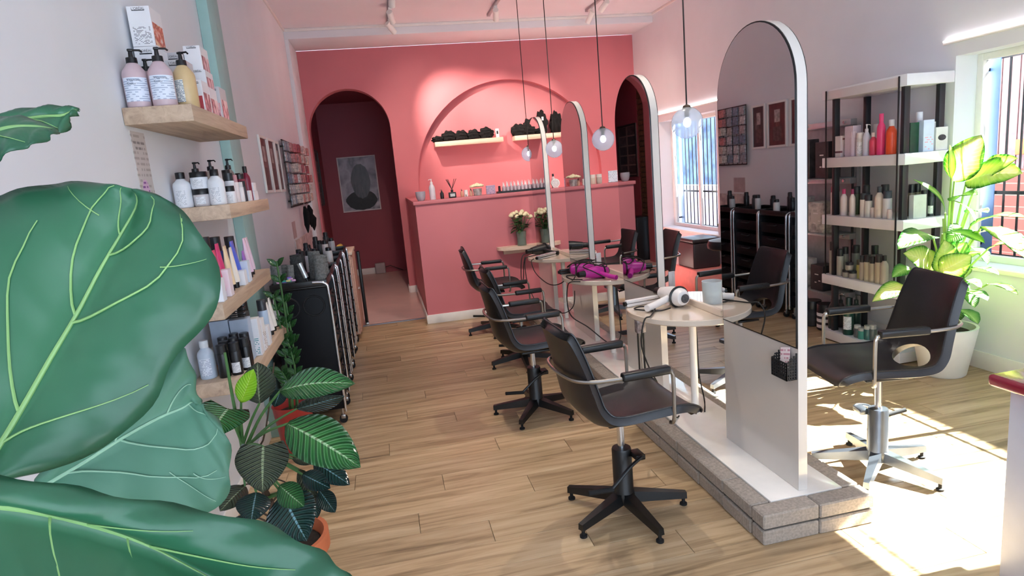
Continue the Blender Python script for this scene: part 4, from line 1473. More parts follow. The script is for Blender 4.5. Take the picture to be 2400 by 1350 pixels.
for r_ in range(6):
    for c_ in range(12):
        yy = 6.58 + c_ * 0.135
        far = c_ > 2
        cc = (cols_far if far else cols_near)[(r_ * 5 + c_ * 3 + (r_ * c_) % 4) % (8 if far else 6)]
        dp = 0.012 if not far else 0.03 + 0.02 * ((r_ + c_) % 3)
        key = (cc, dp)
        if key not in pk:
            pk[key] = B().box((0, -0.05, -0.088), (dp, 0.05, 0), 0.003, 1).mesh('packet', smooth=False)
            pk[key].materials.append(mat(cc, 0.4, var=0.35, scale=45))
        o = mobj('hair_clip_packet', pk[key], None)
        lb = '%s packet, %s from the camera in the %s row of the grid board' % (CN[cc], ORD[c_], ORD[r_].replace('first', 'top').replace('nearest', 'top') if r_ < 5 else 'bottom')
        tag(o, lb, 'packet', 'grey packets on the grid board' if not far else 'pink packets on the grid board')
        o.location = (XL + 0.0425, yy + random.uniform(-0.008, 0.008), 1.44 + GH - 0.012 - r_ * 0.107 + random.uniform(-0.004, 0.004))
        o.rotation_euler = (random.uniform(-0.06, 0.06), 0, 0)
# hanging brushes and tails below the board
for k, (yy, zz, hh, lb) in enumerate([(7.35, 1.42, 0.30, 'long black hair tail hanging below the wire grid board'), (7.75, 1.42, 0.26, 'second black hair tail hanging beside the first'),
                                      (8.0, 1.30, 0.20, 'short black hair tail hanging nearest the coral wall')]):
    t = thing('hair_tail', lb, 'hairpiece', (XL + 0.06, yy, zz))
    B().tube([(0, 0, 0.04), (0, 0, 0)], 0.003).obj('hook', M['steel'], t)
    B().tube([(0, 0, 0), (0.01, 0, -hh * 0.25), (0, 0.01, -hh * 0.7), (0, 0, -hh)], [0.012, 0.035, 0.03, 0.004], 10).obj('hair', M['cloth'], t)
t = thing('paper_note', 'pale pink printed sheet on the left wall under the grid board', 'paper', (XL + 0.0012, 6.62, 1.12))
B().box((-0.001, 0, 0), (0.001, 0.24, 0.17)).obj('sheet', mat('bfa9ac', 0.7, var=0.1), t)
t = thing('pin_board', 'pale board with floral print leaning on left wall behind the trolleys', 'board', (XL + 0.002, 6.6, 0.90))
B().box((0, 0, 0), (0.015, 1.5, 0.20)).obj('board', mat('d9cccc', 0.7, var=0.25, scale=12), t)


# ------------------------------------------------------------------ salon trolleys
def make_trolley(label):
    t = thing('salon_trolley', label, 'trolley', (0, 0, 0), 0, 'black drawer trolleys along the left wall')
    W_, L, H0, H1 = 0.36, 0.42, 0.11, 0.96        # depth in X, length in Y
    for ys, nm in ((0.0, 1), (L - 0.02, -1)):
        b = B()
        b.box((0, ys, H0), (W_, ys + 0.02, H1), 0.006)
        s = b.obj('side_panel', M['trolley'], t)
        yo = ys - 0.0005 if nm > 0 else ys + 0.0205
        for cx in (0.10, 0.26):
            ring = B()
            pts = [(cx + 0.066 * math.cos(2 * PI * i / 28), yo, 0.845 + 0.066 * math.sin(2 * PI * i / 28)) for i in range(28)]
            ring.tube(pts, 0.006, 6, True)
            ring.obj('tool_ring', M['black_matt'], s)
        ar = B().tube([(0.07 + 0.22 * i / 16, yo, 0.14 + 0.13 * math.sin(PI * i / 16)) for i in range(17)], 0.010, 6)
        ar.obj('handle_arch', M['black_matt'], s)
    for k in range(6):
        z = H0 + 0.02 + k * 0.133
        d = B()
        d.box((0.02, 0.022, z), (W_ - 0.004, L - 0.022, z + 0.004))
        d.box((W_ - 0.012, 0.022, z + 0.004), (W_ - 0.004, L - 0.022, z + 0.095), 0.003)
        d.box((0.02, 0.022, z + 0.004), (0.028, L - 0.022, z + 0.095))
        dr = d.obj('drawer', M['trolley'], t)
        B().tube([(W_ - 0.002, 0.14, z + 0.082), (W_ + 0.016, 0.15, z + 0.075), (W_ + 0.016, L - 0.15, z + 0.075), (W_ - 0.002, L - 0.14, z + 0.082)], 0.007, 8).obj('drawer_pull', M['black_matt'], dr)
    tr = B().box((0, 0, H1 + 0.0005), (W_, L, H1 + 0.012), 0.004)
    for a, c in (((0, 0, H1 + 0.012), (W_, 0.01, H1 + 0.05)), ((0, L - 0.01, H1 + 0.012), (W_, L, H1 + 0.05)), ((0, 0.01, H1 + 0.012), (0.01, L - 0.01, H1 + 0.05)), ((W_ - 0.01, 0.01, H1 + 0.012), (W_, L - 0.01, H1 + 0.05))):
        tr.box(a, c, 0.003)
    tr.obj('top_tray', M['black'], t)
    for ys in (-0.008, L + 0.008):
        B().tube(catmull([(W_ + 0.006, ys, 0.09), (W_ + 0.006, ys, 0.5), (W_ + 0.006, ys, 0.90), (W_ - 0.01, ys, 0.985), (W_ - 0.09, ys, 1.0)], 5), 0.009, 10).obj('chrome_tube', M['chrome'], t)
    for ys in (0.03, L - 0.03):
        for xs in (0.03, W_ - 0.02):
            c = B()
            c.cyl((xs, ys, 0.055), (xs, ys, 0.109), 0.009)
            c.box((xs - 0.016, ys - 0.014, 0.03), (xs + 0.016, ys + 0.014, 0.06), 0.004)
            cs = c.obj('caster', M['steel'], t)
            B().cyl((xs, ys - 0.011, 0.028), (xs, ys + 0.011, 0.028), 0.0278, n=18).obj('wheel', M['rubber'], cs)
    return t


tr0 = make_trolley('black salon trolley nearest the camera, loaded with grey hair rollers')
tr0.location = (-0.79, 4.22, 0)
dup(tr0, (-0.80, 4.69, 0), 0, 'second black salon trolley behind the roller trolley')
dup(tr0, (-0.79, 5.16, 0), 0, 'third black salon trolley along the left wall')
dup(tr0, (-0.80, 5.63, 0), 0, 'fourth black salon trolley, under the framed pictures')
dup(tr0, (-0.79, 6.10, 0), 0, 'last black salon trolley before the pale low cabinet')
TT = 0.9725
ROLL = mat('8d8f8e', 0.9, var=0.25, scale=80, bump=0.8)
ROLLD = mat('4c4e50', 0.9, var=0.3, scale=80, bump=0.8)


def roller(loc, r, h, tilt, az, m_, label):
    t = thing('hair_roller', label, 'hair roller', loc, az, 'grey hair rollers and brushes on the trolley')
    t.rotation_euler = (0, tilt, az)
    b = B()
    rings = []
    prof = [(r * 0.72, 0), (r, 0.0), (r, h), (r * 0.72, h)]
    for rr, z in prof:
        rings.append([b.bm.verts.new((rr * math.cos(2 * PI * i / 20), rr * math.sin(2 * PI * i / 20), z)) for i in range(20)])
    b.skin(rings, closed=True)
    b.obj('sleeve', m_, t)
    b = B()
    for k in range(5):
        z = h * (k + 0.5) / 5
        b.tube([(r * 1.01 * math.cos(2 * PI * i / 20), r * 1.01 * math.sin(2 * PI * i / 20), z) for i in range(20)], 0.0022, 4, True)
    b.obj('bristle_rings', m_, t)
    return t


RL = [(-0.745, 4.30, 0.030, 0.14, 0, 'grey roller standing at the wall corner of the near trolley'), (-0.66, 4.29, 0.019, 0.13, 0.05, 'slim pale roller at the front left of the near trolley'),
      (-0.60, 4.36, 0.032, 0.17, -0.12, 'dark roller leaning in the middle of the near trolley'), (-0.52, 4.46, 0.036, 0.18, 0.05, 'large grey roller at the back of the near trolley'),
      (-0.475, 4.315, 0.035, 0.165, 0.10, 'large pale grey roller at the right front of the near trolley'), (-0.64, 4.50, 0.034, 0.17, 0.0, 'grey roller behind the dark leaning roller'),
      (-0.72, 4.44, 0.03, 0.12, 0.0, 'short grey roller near the wall on the near trolley'), (-0.47, 4.53, 0.032, 0.15, 0.0, 'grey roller at the far right of the near trolley')]
for k, (xx, yy, rr, hh, tl_, lb) in enumerate(RL):
    rr, hh = rr * 1.12, hh * 1.12
    roller((xx, yy, TT + 0.002 + abs(tl_) * rr), rr, hh, tl_, 0.3 * k, ROLLD if k in (2, 5) else ROLL, lb)
t = thing('round_brush', 'silver barrel round brush leaning on the near trolley front', 'brush', (-0.548, 4.262, TT + 0.014), 0)
t.rotation_euler = (0, math.radians(-16), 0)
B().cyl((0, 0, 0), (0, 0, 0.045), 0.008).obj('handle', M['black'], t)
B().cyl((0, 0, 0.0455), (0, 0, 0.15), 0.017, n=18).obj('barrel', M['alu'], t)
t = thing('clip_bag', 'bag of colourful plastic clips on the near trolley edge', 'bag', (-0.735, 4.215, TT + 0.042))
for k in range(16):
    cc = ['4aa6c0', '7a5cb8', 'd0a0c8', '3aa090', 'c8c060', 'e0d090'][k % 6]
    a = random.uniform(0, 6.28)
    p = Vector((random.uniform(0.0, 0.10), random.uniform(0.001, 0.011), random.uniform(0.008, 0.045)))
    B().box(p - Vector((0.014, 0.004, 0.006)), p + Vector((0.014, 0.004, 0.006)), 0.002, 1).obj('clip', mat(cc, 0.35), t)
# stuff on the second and third trolley
for k, (xx, yy, hh, rr, cc, lb) in enumerate([(-0.70, 4.80, 0.16, 0.028, '1b1b20', 'black spray can on the second trolley'), (-0.60, 4.86, 0.18, 0.026, 'c9ccd2', 'silver spray can on the second trolley'),
                                              (-0.52, 4.78, 0.15, 0.028, '2a2a30', 'dark spray can at the front of the second trolley'), (-0.66, 4.98, 0.17, 0.03, '17171b', 'black can at the back of the second trolley'),
                                              (-0.72, 5.27, 0.16, 0.028, '9c78b8', 'violet can on the third trolley'), (-0.60, 5.30, 0.15, 0.03, '15151a', 'black can on the third trolley'),
                                              (-0.50, 5.40, 0.14, 0.03, 'd8d4d0', 'white can on the third trolley'), (-0.68, 5.45, 0.19, 0.026, '1c1c22', 'tall black can at the back of third trolley')]):
    bottle('spray_can', lb, (xx, yy, TT + 0.0005), rr, hh, cc, '101014', 'spray', 'can', 'cans on the trolleys')
t = thing('hair_dryer', 'black hair dryer lying on top of the second trolley', 'hair dryer', (-0.53, 4.92, TT + 0.041))
B().lathe([(0, -0.07), (0.028, -0.07), (0.038, -0.03), (0.038, 0.05), (0.03, 0.07), (0, 0.07)], n=18).obj('body', M['black'], t)
t.rotation_euler = (0, math.radians(90), 0.8)
B().tube([(0.03, 0, 0), (0.10, 0, 0.01)], 0.014).obj('handle', M['black'], t)
tag(mobj('hand_towel', B().box((-0.05, -0.04, 0), (0.05, 0.04, 0.03), 0.012, 3).mesh('hand_towel'), mat('b8475a', 0.9)), 'folded red pink cloth on the second trolley', 'towel').location = (-0.64, 4.74, TT + 0.0005)

for k, (xx, yy, hh, rr, cc, lb) in enumerate([(-0.70, 5.75, 0.15, 0.03, '1a1a20', 'black can on the fourth trolley'), (-0.56, 5.80, 0.17, 0.028, 'c8c4c4', 'white can on the fourth trolley'), (-0.62, 5.95, 0.16, 0.03, '34343a', 'dark grey can at the back of fourth trolley'),
                                              (-0.68, 6.2, 0.18, 0.03, '17171c', 'black can on the last trolley'), (-0.54, 6.25, 0.15, 0.03, 'a0a0a4', 'grey can on the last trolley'), (-0.60, 6.40, 0.20, 0.03, '1c1c22', 'tall black can at the back of last trolley')]):
    bottle('spray_can', lb, (xx, yy, TT + 0.0005), rr, hh, cc, '101014', 'spray', 'can', 'cans on the trolleys')

# pale cabinet and black folded panel farther along the wall
t = thing('low_cabinet', 'pale wooden low cabinet with coral lit side past the trolleys', 'cabinet', (-0.80, 6.58, 0))
B().box((0, 0, 0.06), (0.40, 0.62, 0.90), 0.004).obj('body', mat('cfa492', 0.5, var=0.12, scale=40), t)
B().box((-0.01, -0.01, 0.9005), (0.42, 0.63, 0.93), 0.004).obj('top', M['palewood'], t)
B().box((0.02, 0.02, 0), (0.36, 0.60, 0.0595)).obj('plinth', M['black'], t)
for k in range(2):
    d = B().box((0.4005, 0.01 + 0.305 * k, 0.08), (0.415, 0.30 + 0.305 * k, 0.88), 0.003).obj('door', mat('cfa492', 0.5, var=0.12, scale=40), t)
    B().cyl((0.4155, 0.275 + 0.07 * k, 0.5), (0.435, 0.275 + 0.07 * k, 0.5), 0.01).obj('knob', M['steel'], d)
for k, (yy, cc, lb) in enumerate([(6.70, 'e8a838', 'amber bottle lying at the near end of low cabinet top'), (6.98, 'e0b860', 'yellow bottle lying on the low cabinet top')]):
    t = thing('amber_bottle', lb, 'bottle', (-0.52, yy, 0.9305 + 0.0305))
    B().lathe([(0, -0.07), (0.03, -0.07), (0.03, 0.03), (0.012, 0.05), (0.012, 0.07), (0, 0.07)]).obj('body', mat(cc, 0.25), t)
    B().lathe([(0, 0.0705), (0.014, 0.0705), (0.014, 0.085), (0, 0.085)]).obj('cap', M['white'], t)
    t.rotation_euler = (0, PI / 2, 0.5 + k)
t = thing('folded_step_stool', 'black folded step stool leaning at the end of low cabinet', 'step stool', (-0.375, 7.24, 0))
b = B().box((0, 0, 0.03), (0.035, 0.10, 0.86), 0.008)
b.obj('frame', M['black'], t)
B().box((-0.002, 0.005, 0.0), (0.04, 0.095, 0.0295), 0.006).obj('foot', M['steel'], t)

# ------------------------------------------------------------------ niche shelves with towels
SB = NB - 0.001
for (x0, x1, lb) in ((0.80, 1.775, 'left pale wooden shelf in the coral niche'), (1.945, 2.93, 'right pale wooden shelf in the coral niche')):
    o = tag(B().box((0, -0.20, -0.065), (x1 - x0, 0, 0), 0.004).obj('niche_shelf', M['palewood']), lb, 'shelf', 'pale shelves in the coral niche')
    o.location = (x0, SB, 2.09)


def towel(x, y, z, rx, rz, label):
    b = B()
    b.sphere((0, 0, 0), 1.0, 28, 16)
    for v in b.bm.verts:
        p = v.co.copy()
        a = 0.10 * math.sin(9 * p.x + 3 * p.z + x * 7) + 0.10 * math.sin(11 * p.z + 5 * p.y + x * 3) + random.uniform(-0.04, 0.04)
        p *= 1 + a
        v.co = Vector((p.x * rx, p.y * 0.085, max(p.z, -0.62) * rz))
    o = tag(b.obj('rolled_towel', M['cloth']), label, 'towel', 'black towels heaped on the niche shelves')
    o.location = (x, y, z + rz * 0.66)
    return o


TW = [(0.855, 0.09, 0.05, 'black rolled towel at the left end of the left niche shelf'), (1.01, 0.105, 0.085, 'second black towel from the left on the niche shelf'),
      (1.19, 0.105, 0.08, 'black towel in the middle of the left niche shelf'), (1.37, 0.105, 0.08, 'fourth black towel on the left niche shelf'),
      (1.55, 0.105, 0.09, 'last black towel before the small white meter'),
      (2.02, 0.11, 0.10, 'black towel at the left end of the right niche shelf'), (2.20, 0.11, 0.14, 'large black towel behind the farthest mirror top'),
      (2.375, 0.085, 0.20, 'tall black towel heap with a white tag, right niche shelf'), (2.59, 0.09, 0.18, 'black towel heap beside the third mirror top')]
for (x, rx, rz, lb) in TW:
    towel(x, SB - 0.105, 2.0905, rx, rz, lb)
t = thing('wall_meter', 'small white meter with dark display on the niche shelf end', 'meter', (1.715, SB - 0.09, 2.0905))
B().box((-0.025, -0.012, 0), (0.025, 0.012, 0.125), 0.006, 2).obj('case', M['white'], t)
B().box((-0.012, -0.0135, 0.05), (0.012, -0.0122, 0.095)).obj('display', M['black'], t)
t = thing('towel_tag', 'tiny white tag on the tall black towel heap', 'tag', (2.40, SB - 0.20, 2.30))
t.location = (2.372, SB - 0.2, 2.275)
B().box((-0.014, -0.002, 0), (0.014, 0.002, 0.05), 0.001).obj('slip', M['white'], t)

# ------------------------------------------------------------------ things on the partition ledge
LZ = CZ + 0.0005
LY = CY + 0.06
t = thing('grey_bowl', 'grey ceramic candle bowl at the left end of the ledge', 'bowl', (0.405, LY, LZ))
B().lathe([(0, 0), (0.03, 0), (0.045, 0.02), (0.054, 0.06), (0.054, 0.10), (0.049, 0.10), (0.048, 0.06), (0, 0.05)], n=28).obj('bowl', mat('a9a2ac', 0.6), t)
bottle('pump_bottle', 'clear and white pump bottle on the coral ledge', (0.535, LY, LZ), 0.033, 0.225, mat('d8cfd6', 0.25), 'efe6e6', 'pump', rz=PI - 0.3, lab=(LBG, 0.08, 0.5))
bottle('pump_bottle', 'small black pump bottle on the coral ledge', (0.638, LY, LZ), 0.021, 0.10, '1c1418', '0c0a0c', 'pump', rz=PI)
t = thing('reed_diffuser', 'black square reed diffuser with sticks on the ledge', 'diffuser', (0.752, LY, LZ))
B().box((-0.04, -0.03, 0), (0.04, 0.03, 0.062), 0.006).obj('bottle', M['black'], t)
B().cyl((0, 0, 0.0625), (0, 0, 0.09), 0.014).obj('neck', M['black'], t)
B().box((-0.026, -0.0312, 0.015), (0.026, -0.0301, 0.047)).obj('label', mat('b8bcbc', 0.4), t)
for k, (dx, dy) in enumerate([(-0.055, 0.0), (-0.03, 0.02), (0.035, -0.01), (0.06, 0.01), (-0.045, -0.01)]):
    B().tube([(0, 0, 0.0905), (dx, dy, 0.205)], 0.0028, 6).obj('reed', mat('2a1a18', 0.8), t)
bottle('pump_bottle', 'tiny dark pump bottle right of the reed diffuser', (0.862, LY + 0.02, LZ), 0.017, 0.085, 'c89078', '140e10', 'pump', rz=PI)
bottle('lotion_bottle', 'small black and white striped bottle on the ledge', (0.905, LY, LZ), 0.022, 0.072, print_mat('striped', 'e6e2de', '2a2626', 1.0, 0.5, 6), 'e6e2de', 'cyl')
bottle('pump_bottle', 'tiny dark pump bottle left of the flower pot', (0.965, LY + 0.03, LZ), 0.018, 0.085, 'd0a08a', '140e10', 'pump', rz=PI)
t = thing('flower_pot', 'glass pot of cream artificial flowers on the ledge', 'flowers', (1.035, LY, LZ))
B().lathe([(0, 0), (0.045, 0), (0.052, 0.075), (0.047, 0.075), (0.042, 0.01), (0, 0.01)], n=24).obj('pot', mat('bdb2b0', 0.2, 0.3, var=0.3, scale=30), t)
for k in range(13):
    a = k * 2.4
    rr = 0.068 * math.sqrt(k / 13)
    p = Vector((rr * math.cos(a), rr * math.sin(a) * 0.7, 0.118 - 0.3 * rr))
    f = B()
    for q in range(6):
        aa = 2 * PI * q / 6
        f.sphere(p + Vector((0.014 * math.cos(aa), 0.010 * math.sin(aa), 0.003)), 0.017, 8, 6, (1, 1, 0.7))
    f.sphere(p + Vector((0, -0.004, 0.008)), 0.014, 8, 6)
    f.obj('blossom', M['petal'], t)
t = thing('block_sign', 'small lilac grey block sign standing on the ledge', 'sign', (1.185, LY, LZ))
B().box((-0.052, -0.012, 0), (0.052, 0.012, 0.098), 0.005).obj('block', print_mat('block_print', 'b8a2b8', '8d84a8', 6, 0.6, 6), t)
t = thing('bottle_tray', 'long black tray on the ledge holding nozzle bottles', 'tray', (1.255, LY - 0.055, LZ))
b = B().box((0, 0, 0), (0.60, 0.11, 0.006), 0.002)
for a, c in (((0, 0, 0.006), (0.6, 0.006, 0.022)), ((0, 0.104, 0.006), (0.6, 0.11, 0.022)), ((0, 0.006, 0.006), (0.006, 0.104, 0.022)), ((0.594, 0.006, 0.006), (0.6, 0.104, 0.022))):
    b.box(a, c, 0.002, 1)
b.obj('tray', M['black'], t)
bottle('dropper_bottle', 'small dark bottle at the left end of the black tray', (1.285, LY, LZ + 0.0065), 0.014, 0.075, '2a1216', '140a0c', 'cyl')
CLR = mat('cfbcc4', 0.25, var=0.1)
for k in range(12):
    for j in range(2):
        if k in (8,) and j == 0:
            continue
        bottle('nozzle_bottle', 'clear white nozzle bottle, %s from the left in the tray %s row' % (ORD[k].replace('nearest', 'first').replace('farthest', 'twelfth'), ('front', 'back')[j]), (1.335 + k * 0.042, LY - 0.026 + j * 0.05, LZ + 0.0065), 0.016, 0.108 + 0.006 * ((k * 7 + j) % 3), CLR, 'ece4e6', 'nozzle', 'bottle', 'nozzle bottles in the black tray')
bottle('nozzle_bottle', 'wine red pointed bottle among the clear ones in tray', (1.335 + 8 * 0.042, LY - 0.026, LZ + 0.0065), 0.017, 0.125, '8a1c3c', '9a2444', 'nozzle')
t = thing('desk_clock', 'white round clock on the ledge between the mirrors', 'clock', (1.935, LY, LZ))
B().cyl((0, -0.015, 0.055), (0, 0.015, 0.055), 0.05, n=28).obj('case', M['white'], t)
B().cyl((0, -0.0165, 0.055), (0, -0.0152, 0.055), 0.042, n=28).obj('dial', mat('e0dada', 0.4, var=0.2, scale=60), t)
B().box((-0.03, -0.012, 0), (0.03, 0.012, 0.012), 0.003).obj('foot', M['white'], t)
bottle('perfume_bottle', 'small clear perfume bottle with dark cap behind the clock', (1.935, LY + 0.075, LZ), 0.022, 0.16, mat('e0c8cc', 0.2), '1a1214', 'round')
for k, (xx, cc, lb) in enumerate([(2.385, 'c8b8a8', 'beige candle jar on the right part of the ledge'), (2.46, 'b0a49a', 'second candle jar on the right part of the ledge')]):
    bottle('candle_jar', lb, (xx, LY, LZ), 0.033, 0.11, cc, 'd8d0c8', 'jar', 'jar')
t = thing('paper_sign', 'white paper card in a clear stand on the ledge right end', 'sign', (2.63, LY, LZ))
B().box((-0.055, -0.006, 0.006), (0.055, 0.004, 0.135)).obj('card', print_mat('paper_card', 'd9e2ee', 'b8c2d0', 8, 0.5, 8), t)
B().box((-0.06, -0.02, 0), (0.06, 0.02, 0.0055)).obj('stand', M['acryl'], t)

# vase of cream roses on the half-round table
t = thing('rose_vase', 'clear glass vase of cream roses beside the farthest mirror', 'flowers', (1.455, CY - 0.10, TZ + 0.0005))
B().lathe([(0.0, 0), (0.052, 0), (0.05, 0.08), (0.058, 0.16), (0.056, 0.16), (0.048, 0.08), (0.047, 0.008), (0, 0.008)], n=24).obj('vase', clear('dcead8', 0.14, 0.04, 'vase_glass', 1.0), t)
B().lathe([(0, 0.009), (0.044, 0.009), (0.045, 0.085), (0, 0.085)], n=20).obj('water', clear('a9b896', 0.15, 0.1, 'vase_water', 1.0), t)
RG = mat('3c6030', 0.6, var=0.3, scale=40)
for k in range(15):
    a = k * 2.4
    rr = 0.13 * math.sqrt((k + 0.5) / 15)
    hd = Vector((rr * math.cos(a), rr * math.sin(a) * 0.6, 0.375 - 0.35 * rr + random.uniform(-0.02, 0.025)))
    B().tube([(0.012 * math.cos(a), 0.012 * math.sin(a), 0.03), (0.02 * math.cos(a), 0.02 * math.sin(a), 0.16), hd - Vector((0, 0, 0.012))], 0.003, 5).obj('stalk', RG, t)
    f = B().sphere(hd, 0.021, 10, 8, (1, 1, 1.05))
    for q in range(5):
        aa = 2 * PI * q / 5 + k
        f.sphere(hd + Vector((0.011 * math.cos(aa), 0.011 * math.sin(aa), -0.004)), 0.015, 8, 6)
    f.obj('rose', M['petal'], t)
for k in range(46):
    a, rr, zz = random.uniform(0, 6.28), random.uniform(0.03, 0.12), random.uniform(0.16, 0.32)
    rr *= 0.45 + 0.55 * (zz - 0.1) / 0.22
    p = Vector((rr * math.cos(a), rr * math.sin(a) * 0.6, zz))
    d = Vector((math.cos(a), math.sin(a), random.uniform(-0.8, 0.5))).normalized()
    s_ = d.cross(Vector((0, 0, 1))).normalized()
    b = B()
    L = random.uniform(0.05, 0.085)
    b.grid([[p + d * (L * u) + s_ * (v * L * 0.34 * math.sin(PI * max(0.03, u)) ** 0.8) for v in (-1, 0, 1)] for u in (0, 0.25, 0.5, 0.75, 1.0)], uv=True)
    b.obj('leaf', RG, t)


# ------------------------------------------------------------------ hair tools on the tables
def hair_dryer(label, loc, rz, body, trim, s=1.0, hs=-1):
    """dryer lying on its side: barrel along local X, handle along -X/-Y"""
    t = thing('hair_dryer', label, 'hair dryer', loc, rz)
    t.scale = (s, s, s)
    b = B()
    c = Vector((0, 0, 0.048))
    rings = []
    for x, r in ((-0.078, 0.018), (-0.07, 0.034), (-0.045, 0.045), (-0.01, 0.047), (0.04, 0.042), (0.085, 0.034), (0.115, 0.028)):
        rings.append(b.ring(c + Vector((x, 0, 0)), (1, 0, 0), r, 22))
    b.skin(rings)
    b.obj('barrel', body, t)
    B().lathe([(0, 0), (0.020, 0), (0.022, 0.004), (0, 0.004)], n=18).obj('intake', mat('4a4a4e', 0.5, var=0.4, scale=120), t)
    t.children[-1].location = c + Vector((-0.0785, 0, 0))
    t.children[-1].rotation_euler = (0, -PI / 2, 0)
    b = B()
    b.cyl(c + Vector((0.1155, 0, 0)), c + Vector((0.165, 0, 0)), 0.024, 0.020, 18)
    b.obj('nozzle', trim, t)
    h = catmull([(0.0, hs * 0.03, 0.045), (-0.005, hs * 0.07, 0.036), (-0.02, hs * 0.13, 0.026), (-0.04, hs * 0.185, 0.022)], 5)
    B().tube(h, [0.017] * len(h), 14).obj('handle', body, t)
    bd = B()
    bd.tube([c + Vector((-0.03, 0.0487 * math.cos(a), 0.0487 * math.sin(a))) for a in [2 * PI * i / 24 for i in range(24)]], 0.006, 6, True)
    bd.obj('trim_ring', trim, t)
    return t


def cable(name, label, pts, r=0.0042, m_=None):
    return tag(B().tube(catmull(pts, 7), r, 8).obj(name, m_ or M['cord']), label, 'cable')


TZ0 = TZ + 0.0008
WHT = mat('e2dedc', 0.35, var=0.03)
hair_dryer('white hair dryer with black band on the nearest round table', (1.535, 3.19, TZ0), math.radians(98), WHT, M['black'], 1.15, 1)
MAG = mat('c22a9a', 0.35, var=0.06)
hair_dryer('magenta hair dryer lying on the second round table', (1.47, 4.29, TZ0), math.radians(190), MAG, M['black'], 1.0, 1)
hair_dryer('second magenta hair dryer tangled in black cable', (1.40, 4.52, TZ0), math.radians(-15), MAG, M['black'], 0.95, 1)
hair_dryer('black hair dryer with diffuser on the third round table', (1.45, 5.86, TZ0), math.radians(200), M['black'], M['black'], 1.1, 1)


def iron(label, loc, rz, m_, L=0.26):
    t = thing('hair_straightener', label, 'hair iron', loc, rz)
    for k, dz in enumerate((0.0, 0.021)):
        a = B().box((-L / 2, -0.016, dz + 0.001), (L / 2, 0.016, dz + 0.019), 0.006, 2).obj('arm', m_, t)
        B().box((L * 0.08, -0.012, dz + (0.0192 if k == 0 else -0.0012)), (L * 0.47, 0.012, dz + (0.0205 if k == 0 else 0.0006))).obj('plate', M['steel'], a)
    B().cyl((-L / 2 - 0.012, 0, 0.02), (-L / 2 + 0.002, 0, 0.02), 0.013).obj('hinge', M['black'], t)
    return t


iron('silver hair straightener on the third round table', (1.42, 5.60, TZ0), math.radians(35), mat('d4d6da', 0.2, 0.7))
iron('second silver straightener beside the black dryer', (1.47, 5.66, TZ0), math.radians(35), mat('d4d6da', 0.2, 0.7))
iron('black hair straightener under the magenta dryers', (1.40, 4.64, TZ0), math.radians(5), M['black'])
iron('white hair straightener beside the white dryer', (1.40, 3.32, TZ0), math.radians(10), WHT, 0.24)
# cables
cable('dryer_cable', 'thin black cable coiled on and hanging off the nearest table',
      [(1.47, 3.12, TZ0 + 0.008), (1.40, 3.10, TZ0 + 0.006), (1.33, 3.16, TZ0 + 0.006), (1.30, 3.22, TZ0 + 0.006), (1.35, 3.24, TZ0 + 0.008), (1.40, 3.17, TZ0 + 0.012),
       (1.31, 3.02, TZ0 + 0.006), (1.262, 2.985, TZ0 + 0.004), (1.235, 2.97, 0.72), (1.24, 2.99, 0.62), (1.28, 3.0, 0.50), (1.33, 3.02, 0.40), (1.345, 3.05, 0.30), (1.46, 3.1, 0.16), (1.50, 3.13, PZ + 0.008)])
cable('dryer_cable', 'black cable looping down beside the second table leg',
      [(1.30, 4.20, TZ0 + 0.008), (1.24, 4.24, TZ0 + 0.006), (1.225, 4.28, 0.74), (1.215, 4.28, 0.62), (1.24, 4.27, 0.52), (1.34, 4.22, 0.44), (1.44, 4.15, 0.34), (1.50, 4.12, 0.31), (1.56, 4.15, 0.36), (1.58, 4.20, 0.50), (1.585, 4.24, 0.70)])
cable('dryer_cable', 'black cable tangled over the magenta dryers',
      [(1.46, 4.13, TZ0 + 0.03), (1.40, 4.20, TZ0 + 0.07), (1.36, 4.30, TZ0 + 0.095), (1.44, 4.36, TZ0 + 0.11), (1.52, 4.30, TZ0 + 0.105), (1.50, 4.22, TZ0 + 0.09), (1.40, 4.34, TZ0 + 0.115), (1.34, 4.46, TZ0 + 0.10), (1.42, 4.54, TZ0 + 0.10), (1.50, 4.46, TZ0 + 0.11), (1.46, 4.38, TZ0 + 0.12), (1.36, 4.40, TZ0 + 0.10), (1.30, 4.33, TZ0 + 0.02), (1.27, 4.30, TZ0 + 0.006)])
cable('dryer_cable', 'several black cables drooping off the third table edge',
      [(1.40, 5.78, TZ0 + 0.02), (1.30, 5.75, TZ0 + 0.012), (1.25, 5.74, 0.77), (1.235, 5.72, 0.66), (1.25, 5.68, 0.5), (1.30, 5.6, 0.36), (1.4, 5.5, 0.30), (1.5, 5.4, 0.28), (1.56, 5.3, 0.36), (1.575, 5.28, 0.5)])
cable('dryer_cable', 'black cable hanging in a loop at the left of third table',
      [(1.36, 5.90, TZ0 + 0.03), (1.27, 5.88, TZ0 + 0.02), (1.235, 5.86, 0.74), (1.22, 5.86, 0.60), (1.22, 5.84, 0.52), (1.235, 5.82, 0.60), (1.24, 5.80, 0.70), (1.26, 5.79, TZ0 + 0.006)])
cable('dryer_cable', 'black cable running from the third table to the second',
      [(1.30, 5.60, TZ0 + 0.006), (1.262, 5.55, 0.765), (1.26, 5.40, 0.68), (1.30, 5.15, 0.62), (1.34, 4.95, 0.64), (1.40, 4.86, 0.70), (1.46, 4.815, TZ0 - 0.02), (1.45, 4.775, TZ0 + 0.006)])
cable('power_cable', 'black cable lying across the platform below the nearest table',
      [(1.66, 3.13, PZ + 0.008), (1.75, 3.3, PZ + 0.007), (1.80, 3.45, 0.25), (1.82, 3.5, 0.45), (1.80, 3.48, 0.62), (1.77, 3.42, 0.735)])
